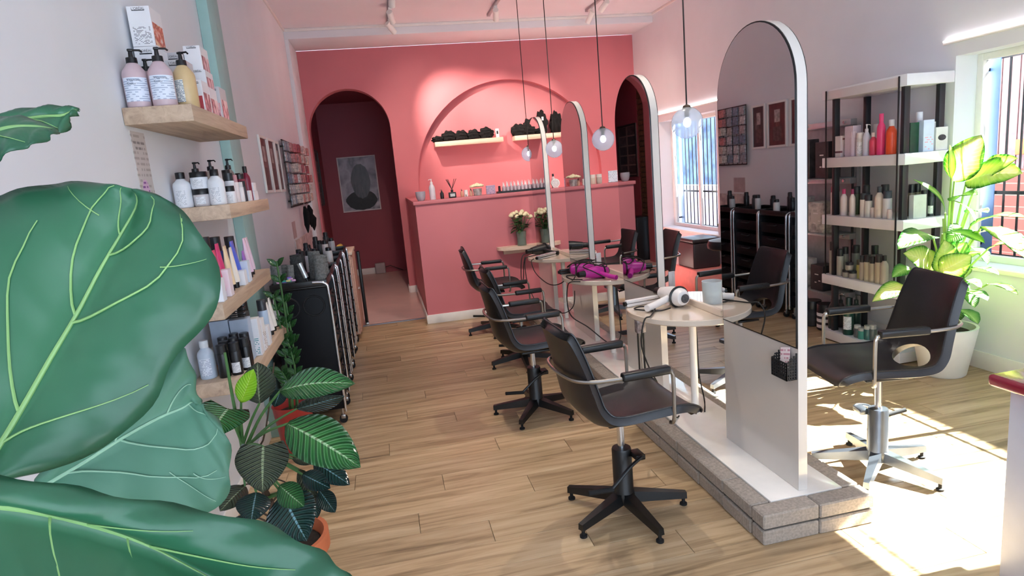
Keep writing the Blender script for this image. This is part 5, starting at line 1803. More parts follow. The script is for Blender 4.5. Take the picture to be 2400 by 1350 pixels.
cable('dryer_cable', 'black cable coiled around the second magenta dryer handle',
      [(1.33, 4.55, TZ0 + 0.03), (1.36, 4.62, TZ0 + 0.07), (1.45, 4.60, TZ0 + 0.10), (1.50, 4.52, TZ0 + 0.105), (1.44, 4.46, TZ0 + 0.11), (1.35, 4.50, TZ0 + 0.10), (1.32, 4.58, TZ0 + 0.06), (1.40, 4.66, TZ0 + 0.06), (1.50, 4.60, TZ0 + 0.09), (1.52, 4.50, TZ0 + 0.06), (1.54, 4.44, TZ0 + 0.01)])
cable('dryer_cable', 'black cable trailing along the left rim of the second table',
      [(1.33, 4.25, TZ0 + 0.012), (1.29, 4.32, TZ0 + 0.006), (1.275, 4.42, TZ0 + 0.006), (1.29, 4.50, TZ0 + 0.008), (1.35, 4.44, TZ0 + 0.012), (1.33, 4.36, TZ0 + 0.02)])
# clear stand, candle and bits on the tables
t = thing('acrylic_stand', 'narrow clear acrylic sign stand on the nearest table', 'stand', (1.585, 3.33, TZ0))
B().box((-0.02, -0.015, 0), (0.02, 0.015, 0.004)).obj('foot', M['acryl'], t)
B().box((-0.02, -0.004, 0.0045), (0.02, 0.004, 0.17), 0.002).obj('blade', mat('a39a98', 0.25), t)
t = thing('acrylic_stand', 'narrow clear acrylic stand on the second table', 'stand', (1.585, 4.60, TZ0))
B().box((-0.02, -0.015, 0), (0.02, 0.015, 0.004)).obj('foot', M['acryl'], t)
B().box((-0.02, -0.004, 0.0045), (0.02, 0.004, 0.14), 0.002).obj('blade', mat('c4c0be', 0.25), t)
t = thing('glass_holder', 'frosted glass jar with pale label behind the table divider', 'jar', (1.735, 3.14, TZ0))
B().lathe([(0, 0), (0.05, 0), (0.052, 0.01), (0.056, 0.125), (0.052, 0.125), (0.047, 0.012), (0, 0.012)], n=28).obj('glass', clear('dfe8e6', 0.45, 0.2, 'frosted_jar', 1.0), t)
B().lathe([(0, 0.013), (0.045, 0.013), (0.046, 0.05), (0, 0.05)], n=24).obj('wax', mat('c4d2d4', 0.5), t)
# tall black and clear tool stand on the platform between the tables
t = thing('tool_holder', 'clear topped black tool holder standing on the platform', 'holder', (1.47, 3.56, PZ + 0.0018))
B().box((-0.03, -0.025, 0.0), (0.03, 0.025, 0.012), 0.003).obj('foot', M['black'], t)
for xx in (-0.018, 0.018):
    B().cyl((xx, 0, 0.0125), (xx, 0, 0.40), 0.006).obj('rod', M['black'], t)
B().cyl((0, 0, 0.0125), (0, 0, 0.40), 0.004).obj('centre_rod', M['steel'], t)
B().box((-0.03, -0.025, 0.401), (0.03, 0.025, 0.50), 0.008).obj('clear_head', mat('8f868c', 0.2, var=0.35, scale=40), t)


# ------------------------------------------------------------------ shelf unit by the near window
UX0, UX1, UY0, UY1 = 3.45, 3.82, 3.645, 4.46
USH = [1.998, 1.482, 1.032, 0.548, 0.085]
u = thing('display_shelf', 'tall white shelf unit with black posts beside the near window', 'shelf', (0, 0, 0))
for k, zt in enumerate(USH):
    B().box((UX0, UY0, zt - 0.075), (UX1, UY1, zt), 0.003).obj('shelf_board', M['board'], u)
segs = [(USH[i + 1], USH[i] - 0.075) for i in range(4)]
for (px, py) in ((UX0 + 0.045, UY1 - 0.10), (UX0 + 0.045, UY0 + 0.055), (UX1 - 0.05, UY0 + 0.055), (UX1 - 0.05, UY1 - 0.10)):
    for (za, zb) in segs:
        B().box((px - 0.022, py - 0.016, za + 0.0003), (px + 0.022, py + 0.016, zb - 0.0003), 0.002).obj('post', M['post_black'], u)
b = B()
b.box((UX0 - 0.008, UY0 + 0.06, 0.56), (UX0 - 0.003, UY1 - 0.05, 1.985))
gp = b.obj('side_glass', M['dark_glass'], u)
for yy in (UY0 + 0.06, UY1 - 0.05):
    B().box((UX0 - 0.0095, yy - 0.004, 0.555), (UX0 - 0.0015, yy + 0.004, 1.99)).obj('glass_edge', M['black'], gp)
B().box((UX0 + 0.02, UY0 + 0.02, 0), (UX1 - 0.02, UY1 - 0.02, 0.0095)).obj('feet', M['black'], u)

XR0 = 3.50


def ypos(px, z, X):
    return at_x(px, 675, X).y if False else (lambda d: X / d.x * d.y)(ray(px, 400))


def row_item(px, z, h, r, body, cap, kind, label, X=None, Y=None, grp=None, lab=None, cat='bottle', name='product_bottle', labw=0.8):
    X = XR0 if X is None else X
    d = ray(px, {1.482: 330, 1.032: 470, 0.548: 610, 0.085: 760}[z])
    if Y is None:
        Y = X / d.x * d.y
    else:
        X = Y / d.y * d.x
    bottle(name, label, (X, Y, z + 0.0005), r, h, body, cap, kind, cat, grp, lab, rz=-0.9, labw=labw)


S = 1.482
carton('product_box', 'pale box with dotted print at the far end, pink bottle shelf', (3.50, 4.315, S + 0.0005), 0.05, 0.06, 0.16, print_mat('dotted_box', 'd8cfd0', '7a4a54', 5, 0.4, 3), head=False)
carton('product_box', 'tall lilac carton on the shelf with the pink bottle', (3.515, 4.205, S + 0.0005), 0.07, 0.085, 0.225, mat('d2c4d2', 0.5), head=False)
G1 = 'bottles on the pink bottle shelf'
row_item(2001, S, 0.185, 0.025, 'd0c2d0', 'd6cad4', 'cyl', 'first lilac bottle beside the tall lilac carton', grp=G1)
row_item(1994, S, 0.225, 0.028, 'cabcd0', 'd2c6d4', 'cyl', 'taller lilac bottle behind the first lilac bottle', X=3.59, grp=G1)
row_item(2016, S, 0.17, 0.028, 'd4cfca', 'dedad6', 'cyl', 'off white bottle between lilac and pump bottles', grp=G1, lab=(LBG, 0.1, 0.6))
row_item(2031, S, 0.225, 0.026, 'cdd4e2', 'dfe4ec', 'pump', 'pale blue white pump bottle left of the red bottle', grp=G1)
row_item(2047, S, 0.16, 0.026, 'dc4a66', 'e4dcd8', 'round', 'short red bottle beside the tall pink bottle', grp=G1)
row_item(2065, S, 0.285, 0.028, 'f04a86', 'f2508c', 'round', 'tall bright pink bottle on the near shelf unit', grp=G1)
row_item(2055, S, 0.22, 0.026, 'd8cfd4', 'dcd6d8', 'cyl', 'pale bottle hidden behind the tall pink one', X=3.61, grp=G1)
row_item(2089, S, 0.235, 0.034, 'e8562c', 'dfe2ea', 'round', 'orange bottle with white cap on the near shelf unit', grp=G1)
carton('product_box', 'dark green box on the shelf with the orange bottle', (3.583, 3.735, S + 0.0005), 0.07, 0.05, 0.20, mat('14452f', 0.35, var=0.25, scale=30), head=False)
carton('product_box', 'pale blue box with pink print on the near shelf edge', (3.662, 3.70, S + 0.0005), 0.085, 0.05, 0.21, mat('c6d4f2', 0.45), head=False, side_art=print_mat('pink_print', 'c6d4f2', 'd8a0c0', 6, 0.5, 5))
row_item(2153, S, 0.27, 0.024, 'e4e6ee', 'eceef2', 'cyl', 'white bottle rising behind the pale blue box', Y=3.79, grp=G1)
t = carton('product_box', 'white box with grey curler picture at the shelf corner', (3.768, 3.70, S + 0.0005), 0.095, 0.05, 0.155, mat('d9d9dc', 0.45), head=False)
B().prism(ell(0, 0.085, 0.032, 0.02, 20), -0.0262, -0.0253, 'xz').obj('picture', mat('3a3c42', 0.5, var=0.5, scale=60), t)
B().box((-0.045, 0.008, 0.156), (0.045, 0.012, 0.195), 0.002, 1).obj('hang_tab', mat('d9d9dc', 0.45), t)

S = 1.032
G2 = 'bottles on the middle shelf of the near unit'
WS, GC = 'd6d0cc', '2a343a'
for px, rr, hh, bc, cc, kd, X, lb in [
        (1953, 0.020, 0.225, 'cfc4c6', '9c2f58', 'spray', None, 'slim white spray with magenta cap, leftmost on middle shelf'),
        (1963, 0.020, 0.225, 'c8bebe', '9c2f58', 'spray', 3.56, 'second slim white spray with magenta cap, middle shelf'),
        (1978, 0.025, 0.205, 'd8d0d0', 'b03468', 'round', None, 'white bottle with magenta neck on the middle shelf'),
        (1998, 0.021, 0.205, 'dcd6d2', '94305a', 'round', None, 'white bottle with small magenta cap, middle shelf'),
        (2008, 0.026, 0.215, '4a5a48', GC, 'cyl', 3.60, 'dark green bottle behind the white ones, middle shelf'),
        (2024, 0.024, 0.175, 'd6d2cc', GC, 'cyl', None, 'short white bottle with dark cap, middle shelf centre'),
        (2036, 0.026, 0.165, 'cfd2ce', '1c242a', 'cyl', None, 'short pale bottle with black cap, middle shelf centre'),
        (2030, 0.028, 0.225, '36424a', '1c242a', 'cyl', 3.62, 'tall dark bottle at the back of middle shelf centre'),
        (2047, 0.018, 0.075, 'd8d2cc', 'd8d2cc', 'cyl', None, 'tiny white bottle beside the cream bottle'),
        (2061, 0.031, 0.225, 'd6cfc4', '3c464c', 'round', None, 'tall cream bottle on the middle shelf'),
        (2080, 0.030, 0.195, 'cdd2d4', '3a4a52', 'cyl', None, 'white bottle with wide slate cap, middle shelf'),
        (2074, 0.030, 0.23, '3a4a50', '20282e', 'cyl', 3.62, 'slate bottle behind the wide capped bottle'),
        (2086, 0.016, 0.07, 'd8cfcc', 'd8cfcc', 'cyl', 3.475, 'tiny pink white bottle at the middle shelf edge')]:
    row_item(px, S, hh, rr, bc, cc, kd, lb, X=X, grp=G2)
carton('product_box', 'plain pale grey box on the middle shelf near corner', (3.615, 3.70, S + 0.0005), 0.105, 0.04, 0.16, mat('c9cfd0', 0.5), head=False)
for px, Y, lb in [(2166, 3.71, 'black bottle right of the plain grey box'), (2182, 3.71, 'second black bottle right of the plain grey box'), (2197, 3.71, 'third black bottle, half behind the long leaf'),
                  (2120, 3.83, 'black capped bottle behind the plain grey box'), (2136, 3.83, 'second black capped bottle behind the grey box'), (2150, 3.83, 'third black capped bottle behind the grey box')]:
    row_item(px, S, 0.185 if Y < 3.8 else 0.225, 0.022, '2a3236' if Y < 3.8 else '7a7468', '161b1f', 'cyl', lb, Y=Y, grp=G2, lab=(LBG, 0.1, 0.4) if Y < 3.8 else None)

S = 0.548
G3 = 'grey bottles on the lower shelf of the near unit'
for px, rr, hh, bc, cc, kd, X, lb in [
        (1950, 0.020, 0.265, 'a9a69f', '2c3134', 'cyl', None, 'tall grey can leftmost on the lower shelf'),
        (1961, 0.024, 0.19, '9a9c98', '262b2e', 'cyl', 3.57, 'grey can behind the leftmost one, lower shelf'),
        (1969, 0.025, 0.215, 'a2a49e', '22282b', 'cyl', None, 'wide grey can with black cap, lower shelf left'),
        (1981, 0.026, 0.215, '8f938f', '1e2427', 'cyl', 3.60, 'grey can in the second row, lower shelf left'),
        (2006, 0.030, 0.235, '7c8284', '1c2226', 'cyl', 3.62, 'grey can in the second row, lower shelf middle'),
        (2014, 0.020, 0.145, 'b4b06a', '4a4e3a', 'cyl', 3.53, 'small bottle with yellow band on the lower shelf'),
        (2022, 0.022, 0.19, 'a6a298', '2a2f30', 'cyl', None, 'grey bottle right of the small jars, lower shelf'),
        (2034, 0.025, 0.20, 'b6b49e', '24292c', 'cyl', None, 'pale bottle with black cap, lower shelf middle'),
        (2046, 0.025, 0.195, 'b2b0a0', '20262a', 'cyl', None, 'second pale bottle with black cap, lower shelf'),
        (2060, 0.026, 0.215, 'b8b4a0', '262b2d', 'cyl', None, 'pale can right of the pair, lower shelf'),
        (2073, 0.028, 0.215, 'b0aea4', '2a2f31', 'round', None, 'large pale can near the post, lower shelf'),
        (2050, 0.028, 0.25, '6f7678', '1a2024', 'cyl', 3.63, 'dark topped can at the back of the lower shelf')]:
    row_item(px, S, hh, rr, bc, cc, kd, lb, X=X, grp=G3)
for px, dz, lb in [(1984, 0.0, 'small grey jar on the lower shelf, left of two'), (1999, 0.0, 'small grey jar on the lower shelf, right of two'), (1991, 0.0605, 'small grey jar stacked on the two others')]:
    d = ray(px, 620)
    X = 3.495
    bottle('cosmetic_jar', lb, (X, X / d.x * d.y, S + 0.0005 + dz), 0.029, 0.06, '9a9a98', '26282c', 'jar', 'jar', 'small grey jars on the lower shelf')

S = 0.085
G4 = 'dark green bottles on the bottom shelf'
for px, rr, hh, bc, cc, kd, X, lb in [
        (1952, 0.036, 0.29, '2a3a38', '1a2426', 'pump', 3.52, 'dark pump bottle leftmost on the bottom shelf'),
        (1970, 0.036, 0.27, '3a3230', '1a2426', 'pump', 3.60, 'brown dark pump bottle on the bottom shelf'),
        (1988, 0.040, 0.30, '164034', '122a26', 'round', 3.50, 'large dark green bottle on the bottom shelf'),
        (2006, 0.036, 0.30, '18342e', '122a26', 'pump', 3.62, 'dark green pump bottle at the back of bottom shelf')]:
    row_item(px, S, hh, rr, bc, cc, kd, lb, X=X, grp=G4, lab=(LBG, 0.15, 0.5) if 'large' in lb else None)
for px, rr, hh, bc, X, dz, lb in [(2010, 0.026, 0.10, '4a5256', 3.50, 0, 'small grey bottle at the bottom shelf edge'), (2020, 0.028, 0.085, '3f8a80', 3.50, 0, 'small teal jar at the bottom shelf edge'),
                                  (2034, 0.028, 0.11, '3a6a66', 3.52, 0, 'teal bottle with clear top on the bottom shelf'), (2046, 0.028, 0.12, '5a6462', 3.54, 0, 'grey green bottle near the armrest, bottom shelf')]:
    row_item(px, S, hh, rr, bc, 'b4b6b4', 'cyl', lb, X=X, grp='small bottles on the bottom shelf')

# ------------------------------------------------------------------ wall rack behind the shelf unit
rk = thing('glass_rack', 'wall rack with silver ledges and dark goods behind the shelf unit', 'rack', (0, 0, 0))
RY0, RY1 = 4.50, 5.55
for zt in (1.76, 1.29, 0.83, 0.33):
    b = B().box((3.74, RY0, zt - 0.035), (3.80, RY1, zt + 0.012), 0.003)
    lg = b.obj('silver_ledge', M['alu'], rk)
    for yy in (RY0 + 0.06, RY0 + 0.52, RY1 - 0.08):
        B().cyl((3.7395, yy, zt - 0.01), (3.722, yy, zt - 0.01), 0.012, n=12).obj('knob', M['chrome'], lg)
    if zt < 1.7:
        B().box((3.56, RY0, zt + 0.0125), (3.80, RY1, zt + 0.0195)).obj('glass_shelf', M['acryl'], rk)
for yy in (RY0 + 0.012, RY1 - 0.012):
    B().cyl((3.775, yy, 0.0), (3.775, yy, 1.72), 0.010).obj('pole', M['black'], rk)
B().box((3.803, RY0, 0.36), (XR - 0.001, RY1, 1.72)).obj('back_panel', mat('b4b2b4', 0.25, var=0.1), rk)
for yy, zt, sx, sy, sz, cc, lb in [(4.66, 1.3105, 0.12, 0.16, 0.30, '2a2a2e', 'dark packaged tool on the upper rack ledge'), (4.90, 1.3105, 0.10, 0.14, 0.33, '3a3436', 'dark hair tool box on the upper rack ledge'),
                                   (5.15, 1.3105, 0.12, 0.15, 0.24, '8c8686', 'grey box on the upper rack ledge'), (4.72, 0.8505, 0.14, 0.20, 0.26, 'b8b2ac', 'stack of pale packets on the middle rack ledge'),
                                   (5.0, 0.8505, 0.12, 0.20, 0.30, 'a8a29e', 'grey cartons on the middle rack ledge'), (5.28, 0.8505, 0.12, 0.18, 0.22, '6a6664', 'dark cartons on the middle rack ledge'),
                                   (4.70, 0.3505, 0.15, 0.16, 0.22, '20232a', 'black box on the low rack ledge'), (4.95, 0.3505, 0.12, 0.16, 0.25, 'cfc8c6', 'white box on the low rack ledge')]:
    t = thing('tool_box', lb, 'box', (3.66, yy, zt), 0, 'packages on the wall rack')
    B().box((-sx / 2, -sy / 2, 0), (sx / 2, sy / 2, sz), 0.004, 1).obj('pack', mat(cc, 0.4, var=0.4, scale=16), t)
    B().box((-sx / 2 - 0.0006, -sy * 0.3, sz * 0.3), (-sx / 2 - 0.0001, sy * 0.3, sz * 0.7)).obj('pack_print', print_mat('pack_print_%s' % cc, cc, 'cfcac8', 5, 0.4, 4, axes=('Y', 'Z')), t)
t = thing('round_black_box', 'round topped black box standing on the low rack ledge', 'box', (3.66, 5.2, 0.3505))
B().prism([(-0.10, 0), (0.10, 0)] + [(0.10 * math.cos(PI * i / 12), 0.24 + 0.10 * math.sin(PI * i / 12)) for i in range(13)], -0.06, 0.06, 'yz').obj('case', M['black_matt'], t)
B().box((-0.0612, -0.04, 0.16), (-0.0603, 0.04, 0.18)).obj('badge', M['alu'], t)
for k, (yy, cc, lb) in enumerate([(4.66, 'e4e4e6', 'white striped tin on the floor under the rack'), (4.84, '1c1e24', 'black tin on the floor under the rack'), (5.02, '8a8a8c', 'grey tin on the floor under the rack')]):
    bottle('storage_tin', lb, (3.65, yy, 0.0005), 0.075, 0.23, print_mat('tin_%d' % k, cc, '22252c', 3, 0.9, 2), '1a1c22', 'jar', 'tin')

# ------------------------------------------------------------------ reception desk corner
t = thing('reception_desk', 'pale desk with glossy maroon top at the right edge', 'desk', (0, 0, 0))
B().box((2.018, 0.55, 0.0005), (2.75, 1.66, 0.727), 0.004).obj('cabinet', M['deskside'], t)
B().box((1.962, 0.5, 0.7275), (2.8, 1.70, 0.770), 0.014, 3).obj('desktop', M['deskred'], t)


# ------------------------------------------------------------------ plants
def leaf(parent, base, tip, hw, normal, mt, bend=0.12, fold=0.18, shape='oval', wave=0.0, name='leaf', nu=13, nv=9, thick=0.0012):
    """leaf blade from base to tip (world/local points); hw = half width in metres"""
    base, tip = Vector(base), Vector(tip)
    d = tip - base
    L = d.length
    d.normalize()
    nrm = Vector(normal)
    nrm = (nrm - d * nrm.dot(d))
    if nrm.length < 1e-4:
        nrm = d.orthogonal()
    nrm.normalize()
    s = d.cross(nrm).normalized()
    rows = []
    for i in range(nu):
        u_ = i / (nu - 1)
        if shape == 'oval':
            wd = math.sin(PI * min(1, max(0.012, u_) ** 0.85)) ** 0.75
        elif shape == 'heart':
            wd = (math.sin(PI * min(1, (u_ * 0.9 + 0.1) ** 0.62))) ** 0.72
        elif shape == 'lance':
            wd = math.sin(PI * min(1, max(0.01, u_))) ** 1.0
        else:  # obovate
            wd = math.sin(PI * min(1, max(0.01, u_) ** 1.35)) ** 0.7
        if i == nu - 1:
            wd = 0.004
        cen = base + d * (L * u_) + nrm * (bend * L * (math.sin(PI * u_) - 0.0))
        row = []
        for j in range(nv):
            v = j / (nv - 1) * 2 - 1
            p = cen + s * (v * wd * hw) + nrm * (fold * hw * abs(v) * wd + wave * hw * math.sin(u_ * 19 + v * 2) * abs(v))
            if shape == 'heart' and u_ < 0.12:
                p -= d * (L * 0.10 * abs(v) * (1 - u_ / 0.12))
            row.append(p)
        rows.append(row)
    o = B().grid(rows, uv=True).obj(name, mt, parent, angle=180)
    so = o.modifiers.new('thick', 'SOLIDIFY')
    so.thickness = thick
    so.offset = 0
    return o


def stalk(parent, pts, r, mt, name='stalk'):
    c = catmull(pts, 5)
    n = len(c)
    return B().tube(c, [lerp(r, r * 0.6, i / (n - 1)) for i in range(n)], 8).obj(name, mt, parent)


# dumb cane in a tall white pot
DP = Vector((3.56, 3.40, 0))
t = thing('dumb_cane', 'large variegated leafy plant in a tall white pot by window', 'plant', DP)
B().lathe([(0, 0.0), (0.125, 0.0), (0.135, 0.01), (0.185, 0.30), (0.19, 0.335), (0.172, 0.335), (0.165, 0.29), (0, 0.29)], n=40).obj('pot', M['potwhite'], t)
B().lathe([(0, 0.291), (0.16, 0.291), (0.15, 0.297), (0, 0.30)], n=28).obj('soil', M['soil'], t)


def dz(zx, zy):
    return 2020 + zx / 2.813, 300 + zy / 2.813


DL = [  # base zoom px, tip zoom px, half-width px, depth Y base, depth Y tip, kind, normal
    (610, 350, 790, 45, 44, 3.36, 3.22, 'd', (-0.9, -0.4, 0.1)), (690, 350, 1060, 300, 46, 3.30, 2.98, 'd', (-0.5, -0.7, 0.6)),
    (600, 480, 760, 440, 30, 3.32, 3.12, 'g', (-0.3, -0.6, 0.8)), (550, 560, 338, 338, 10, 3.34, 3.25, 'g', (0.3, -0.9, 0.4)),
    (605, 480, 752, 625, 13, 3.30, 3.10, 'd', (0.3, -0.9, 0.5)), (468, 715, 235, 800, 34, 3.30, 3.12, 'g', (-0.3, -0.5, 0.9)),
    (540, 690, 810, 760, 28, 3.30, 3.05, 'g', (0.0, -0.5, 0.9)), (790, 650, 1075, 860, 44, 3.12, 2.86, 'd', (0.1, -0.6, 0.8)),
    (720, 640, 1080, 590, 30, 3.2, 2.9, 'g', (0.0, -0.4, 0.9)), (430, 920, 275, 825, 36, 3.30, 3.16, 'd', (0.0, -0.9, 0.3)),
    (505, 940, 545, 738, 36, 3.26, 3.20, 'd', (-0.1, -1, 0.1)), (515, 942, 722, 838, 34, 3.22, 3.08, 'd', (0.1, -0.9, 0.45)),
    (655, 1010, 690, 885, 22, 3.26, 3.2, 'd', (0.2, -0.9, 0.2)), (640, 1075, 828, 1140, 30, 3.22, 3.02, 'g', (0.1, -0.6, 0.8)),
    (830, 1030, 1030, 1100, 18, 3.15, 2.96, 'd', (0.0, -0.6, 0.8)), (640, 1195, 765, 1295, 30, 3.22, 3.1, 'g', (0.2, -0.8, 0.5)),
    (610, 1170, 600, 1290, 22, 3.3, 3.22, 'g', (-0.3, -0.8, 0.5)), (300, 1050, 68, 1145, 24, 3.26, 3.12, 'd', (-0.1, -0.6, 0.8)),
    (320, 925, 198, 985, 20, 3.3, 3.22, 'g', (-0.2, -0.6, 0.8)), (715, 930, 905, 970, 18, 3.2, 3.0, 'g', (0.0, -0.5, 0.9)),
    (690, 1000, 790, 1055, 20, 3.2, 3.12, 'd', (0.2, -0.8, 0.5)), (720, 780, 830, 900, 32, 3.3, 3.2, 'g', (0.3, -0.8, 0.3)),
    (440, 800, 455, 950, 22, 3.36, 3.34, 'd', (-0.2, -0.9, 0.2)), (700, 560, 830, 560, 26, 3.3, 3.15, 'g', (-0.1, -0.6, 0.8)),
    (590, 330, 580, 110, 9, 3.36, 3.33, 'd', (-0.5, -0.8, 0.1)), (760, 350, 1030, 200, 34, 3.3, 3.02, 'd', (-0.6, -0.5, 0.6)),
    (640, 640, 560, 760, 24, 3.34, 3.3, 'g', (-0.2, -0.9, 0.3)), (600, 800, 695, 755, 28, 3.28, 3.2, 'g', (0.1, -0.9, 0.4)), (560, 830, 640, 1000, 30, 3.3, 3.22, 'd', (0.2, -0.9, 0.3)),
    (700, 860, 810, 815, 26, 3.26, 3.16, 'd', (0.1, -0.8, 0.5)), (580, 1000, 700, 1100, 28, 3.26, 3.16, 'g', (0.1, -0.8, 0.5)), (620, 900, 560, 1050, 26, 3.26, 3.2, 'd', (-0.1, -0.9, 0.3)),
    (650, 1060, 745, 1185, 28, 3.24, 3.14, 'g', (0.1, -0.8, 0.5)), (560, 1050, 620, 1160, 26, 3.28, 3.22, 'g', (-0.1, -0.9, 0.3)), (740, 700, 960, 700, 34, 3.2, 3.0, 'd', (0.0, -0.6, 0.8)), (830, 800, 1060, 760, 34, 3.1, 2.92, 'd', (0.0, -0.6, 0.8))]
crown = Vector((0, 0, 0.30))
for i, (bx, by, tx, ty, hw, yb, yt, kd, nm) in enumerate(DL):
    pb_, pt_ = at_y(*dz(bx, by), yb) - DP, at_y(*dz(tx, ty), yt) - DP
    for p in (pb_, pt_):
        if p.x + DP.x > 3.83:
            f_ = 3.83 / (p.x + DP.x)
            q = (CAM + (p + DP - CAM) * f_) - DP
            p.x, p.y, p.z = q.x, q.y, q.z
    leaf(t, pb_, pt_, hw / 2.813 * 3.3 / FPX * 3.1, nm, M['dieff' if kd == 'd' else 'dieff_green'], 0.10, 0.16, 'oval', 0.03)
    mid = Vector((pb_.x * 0.35, pb_.y * 0.35, 0.30 + (pb_.z - 0.30) * 0.6))
    stalk(t, [crown + Vector((0.03 * math.cos(i * 2.1), 0.03 * math.sin(i * 2.1), -0.02)), mid, pb_], 0.009, M['stem_pale'])
for k in range(3):
    a = k * 2.1
    stalk(t, [(0.04 * math.cos(a), 0.04 * math.sin(a), 0.28), (0.06 * math.cos(a), 0.05 * math.sin(a), 0.55), (0.03 * math.cos(a), 0.02, 0.85 + 0.1 * k)], 0.016, M['stem_pale'], 'cane')

# philodendron in a terracotta pot
PP = Vector((-0.50, 2.2, 0))
t = thing('philodendron', 'glossy leaved rubber plant in terracotta pot at lower left', 'plant', PP)
B().lathe([(0, 0.0), (0.10, 0.0), (0.105, 0.01), (0.14, 0.31), (0.155, 0.315), (0.155, 0.375), (0.14, 0.375), (0.13, 0.33), (0, 0.33)], n=36).obj('pot', M['terracotta'], t)
B().lathe([(0, 0.331), (0.128, 0.331), (0.12, 0.338), (0, 0.34)], n=24).obj('soil', M['soil'], t)


def pz(zx, zy):
    return 460 + zx / 3.0675, 830 + zy / 3.0675


PL = [(605, 262, 1142, 212, 105, 2.05, 1.98, 'philo', (0.05, -0.35, 0.95), 'oval', 0.1), (725, 392, 1065, 300, 95, 2.25, 2.2, 'philo_dark', (0.1, -0.55, -0.8), 'oval', 0.0),
      (655, 500, 1182, 815, 145, 2.0, 1.86, 'philo', (0.35, -0.6, 0.72), 'oval', 0.08), (482, 665, 478, 995, 150, 1.98, 1.92, 'philo_olive', (0.0, -0.9, 0.42), 'heart', 0.05),
      (455, 352, 440, 58, 112, 2.12, 2.18, 'philo_olive', (-0.1, -0.98, 0.1), 'oval', 0.03), (322, 345, 412, 108, 62, 2.12, 2.10, 'lime', (-0.1, -0.95, 0.2), 'oval', 0.02),
      (228, 395, 92, 610, 150, 2.1, 1.98, 'philo', (0.1, -0.72, 0.68), 'heart', 0.1), (622, 1010, 795, 1345, 150, 2.0, 1.86, 'philo_dark', (0.15, -0.85, 0.5), 'oval', 0.06),
      (600, 945, 775, 1095, 75, 1.98, 1.93, 'philo', (0.2, -0.8, 0.5), 'oval', 0.05), (850, 775, 1105, 940, 72, 2.08, 2.0, 'philo_dark', (0.2, -0.6, 0.75), 'oval', 0.06),
      (765, 865, 965, 965, 62, 2.05, 2.0, 'philo_dark', (0.1, -0.7, 0.7), 'oval', 0.05), (885, 980, 1000, 1138, 58, 2.06, 2.02, 'philo_dark', (0.3, -0.85, 0.4), 'oval', 0.05),
      (432, 995, 395, 1205, 100, 2.02, 1.96, 'philo_dark', (-0.1, -0.95, 0.3), 'oval', 0.05), (350, 950, 170, 1130, 75, 2.1, 2.0, 'philo_olive', (-0.3, -0.8, 0.5), 'oval', 0.05),
      (830, 990, 870, 1180, 46, 2.12, 2.1, 'philo_dark', (0.3, -0.9, 0.2), 'oval', 0.05), (740, 830, 860, 1080, 52, 2.12, 2.08, 'philo_olive', (0.5, -0.8, 0.2), 'oval', 0.05),
      (690, 750, 865, 775, 40, 2.2, 2.2, 'philo_olive', (0.1, -0.4, 0.9), 'oval', 0.05), (360, 1150, 300, 1330, 70, 2.08, 2.0, 'philo_dark', (-0.1, -0.9, 0.3), 'oval', 0.05),
      (610, 250, 560, 380, 50, 2.16, 2.14, 'philo_dark', (0.4, -0.9, 0.0), 'oval', 0.0)]
crown = at_y(*pz(335, 690), 2.16) - PP
root = Vector((-0.03, 0.02, 0.33))
stalk(t, [root, root + Vector((0.0, 0.02, 0.14)), crown], 0.017, M['twig'], 'trunk')
for i, (bx, by, tx, ty, hw, yb, yt, kd, nm, shp, bd) in enumerate(PL):
    pb_, pt_ = at_y(*pz(bx, by), yb) - PP, at_y(*pz(tx, ty), yt) - PP
    leaf(t, pb_, pt_, hw / 3.0675 * 2.05 / FPX * 1.18, Vector(nm) + Vector((0, -0.55, 0)), M[kd], bd, 0.12, shp, 0.0)
    st = crown if pb_.z > crown.z - 0.12 else root + Vector((0, 0, 0.2))
    stalk(t, [st + Vector((0.008 * math.cos(i), 0.008 * math.sin(i), 0)), (st + pb_) * 0.5 + Vector((0, 0, 0.015)), pb_], 0.006, M['stem'])
stalk(t, [crown, at_y(*pz(270, 360), 2.14) - PP, at_y(*pz(205, -10), 2.12) - PP], 0.007, M['stem'], 'rolled_leaf')
stalk(t, [crown, at_y(*pz(480, 620), 2.2) - PP, at_y(*pz(560, 60), 2.3) - PP], 0.004, M['twig'], 'bare_stalk')
for k in range(7):
    a = random.uniform(-1, 4)
    stalk(t, [root + Vector((0, 0, 0.05 + 0.03 * k)), root + Vector((0.06 * math.cos(a), 0.05 * math.sin(a), 0.10 + 0.03 * k)), root + Vector((0.13 * math.cos(a), 0.09 * math.sin(a), 0.04 + 0.04 * k))], 0.004, M['twig'], 'aerial_root')

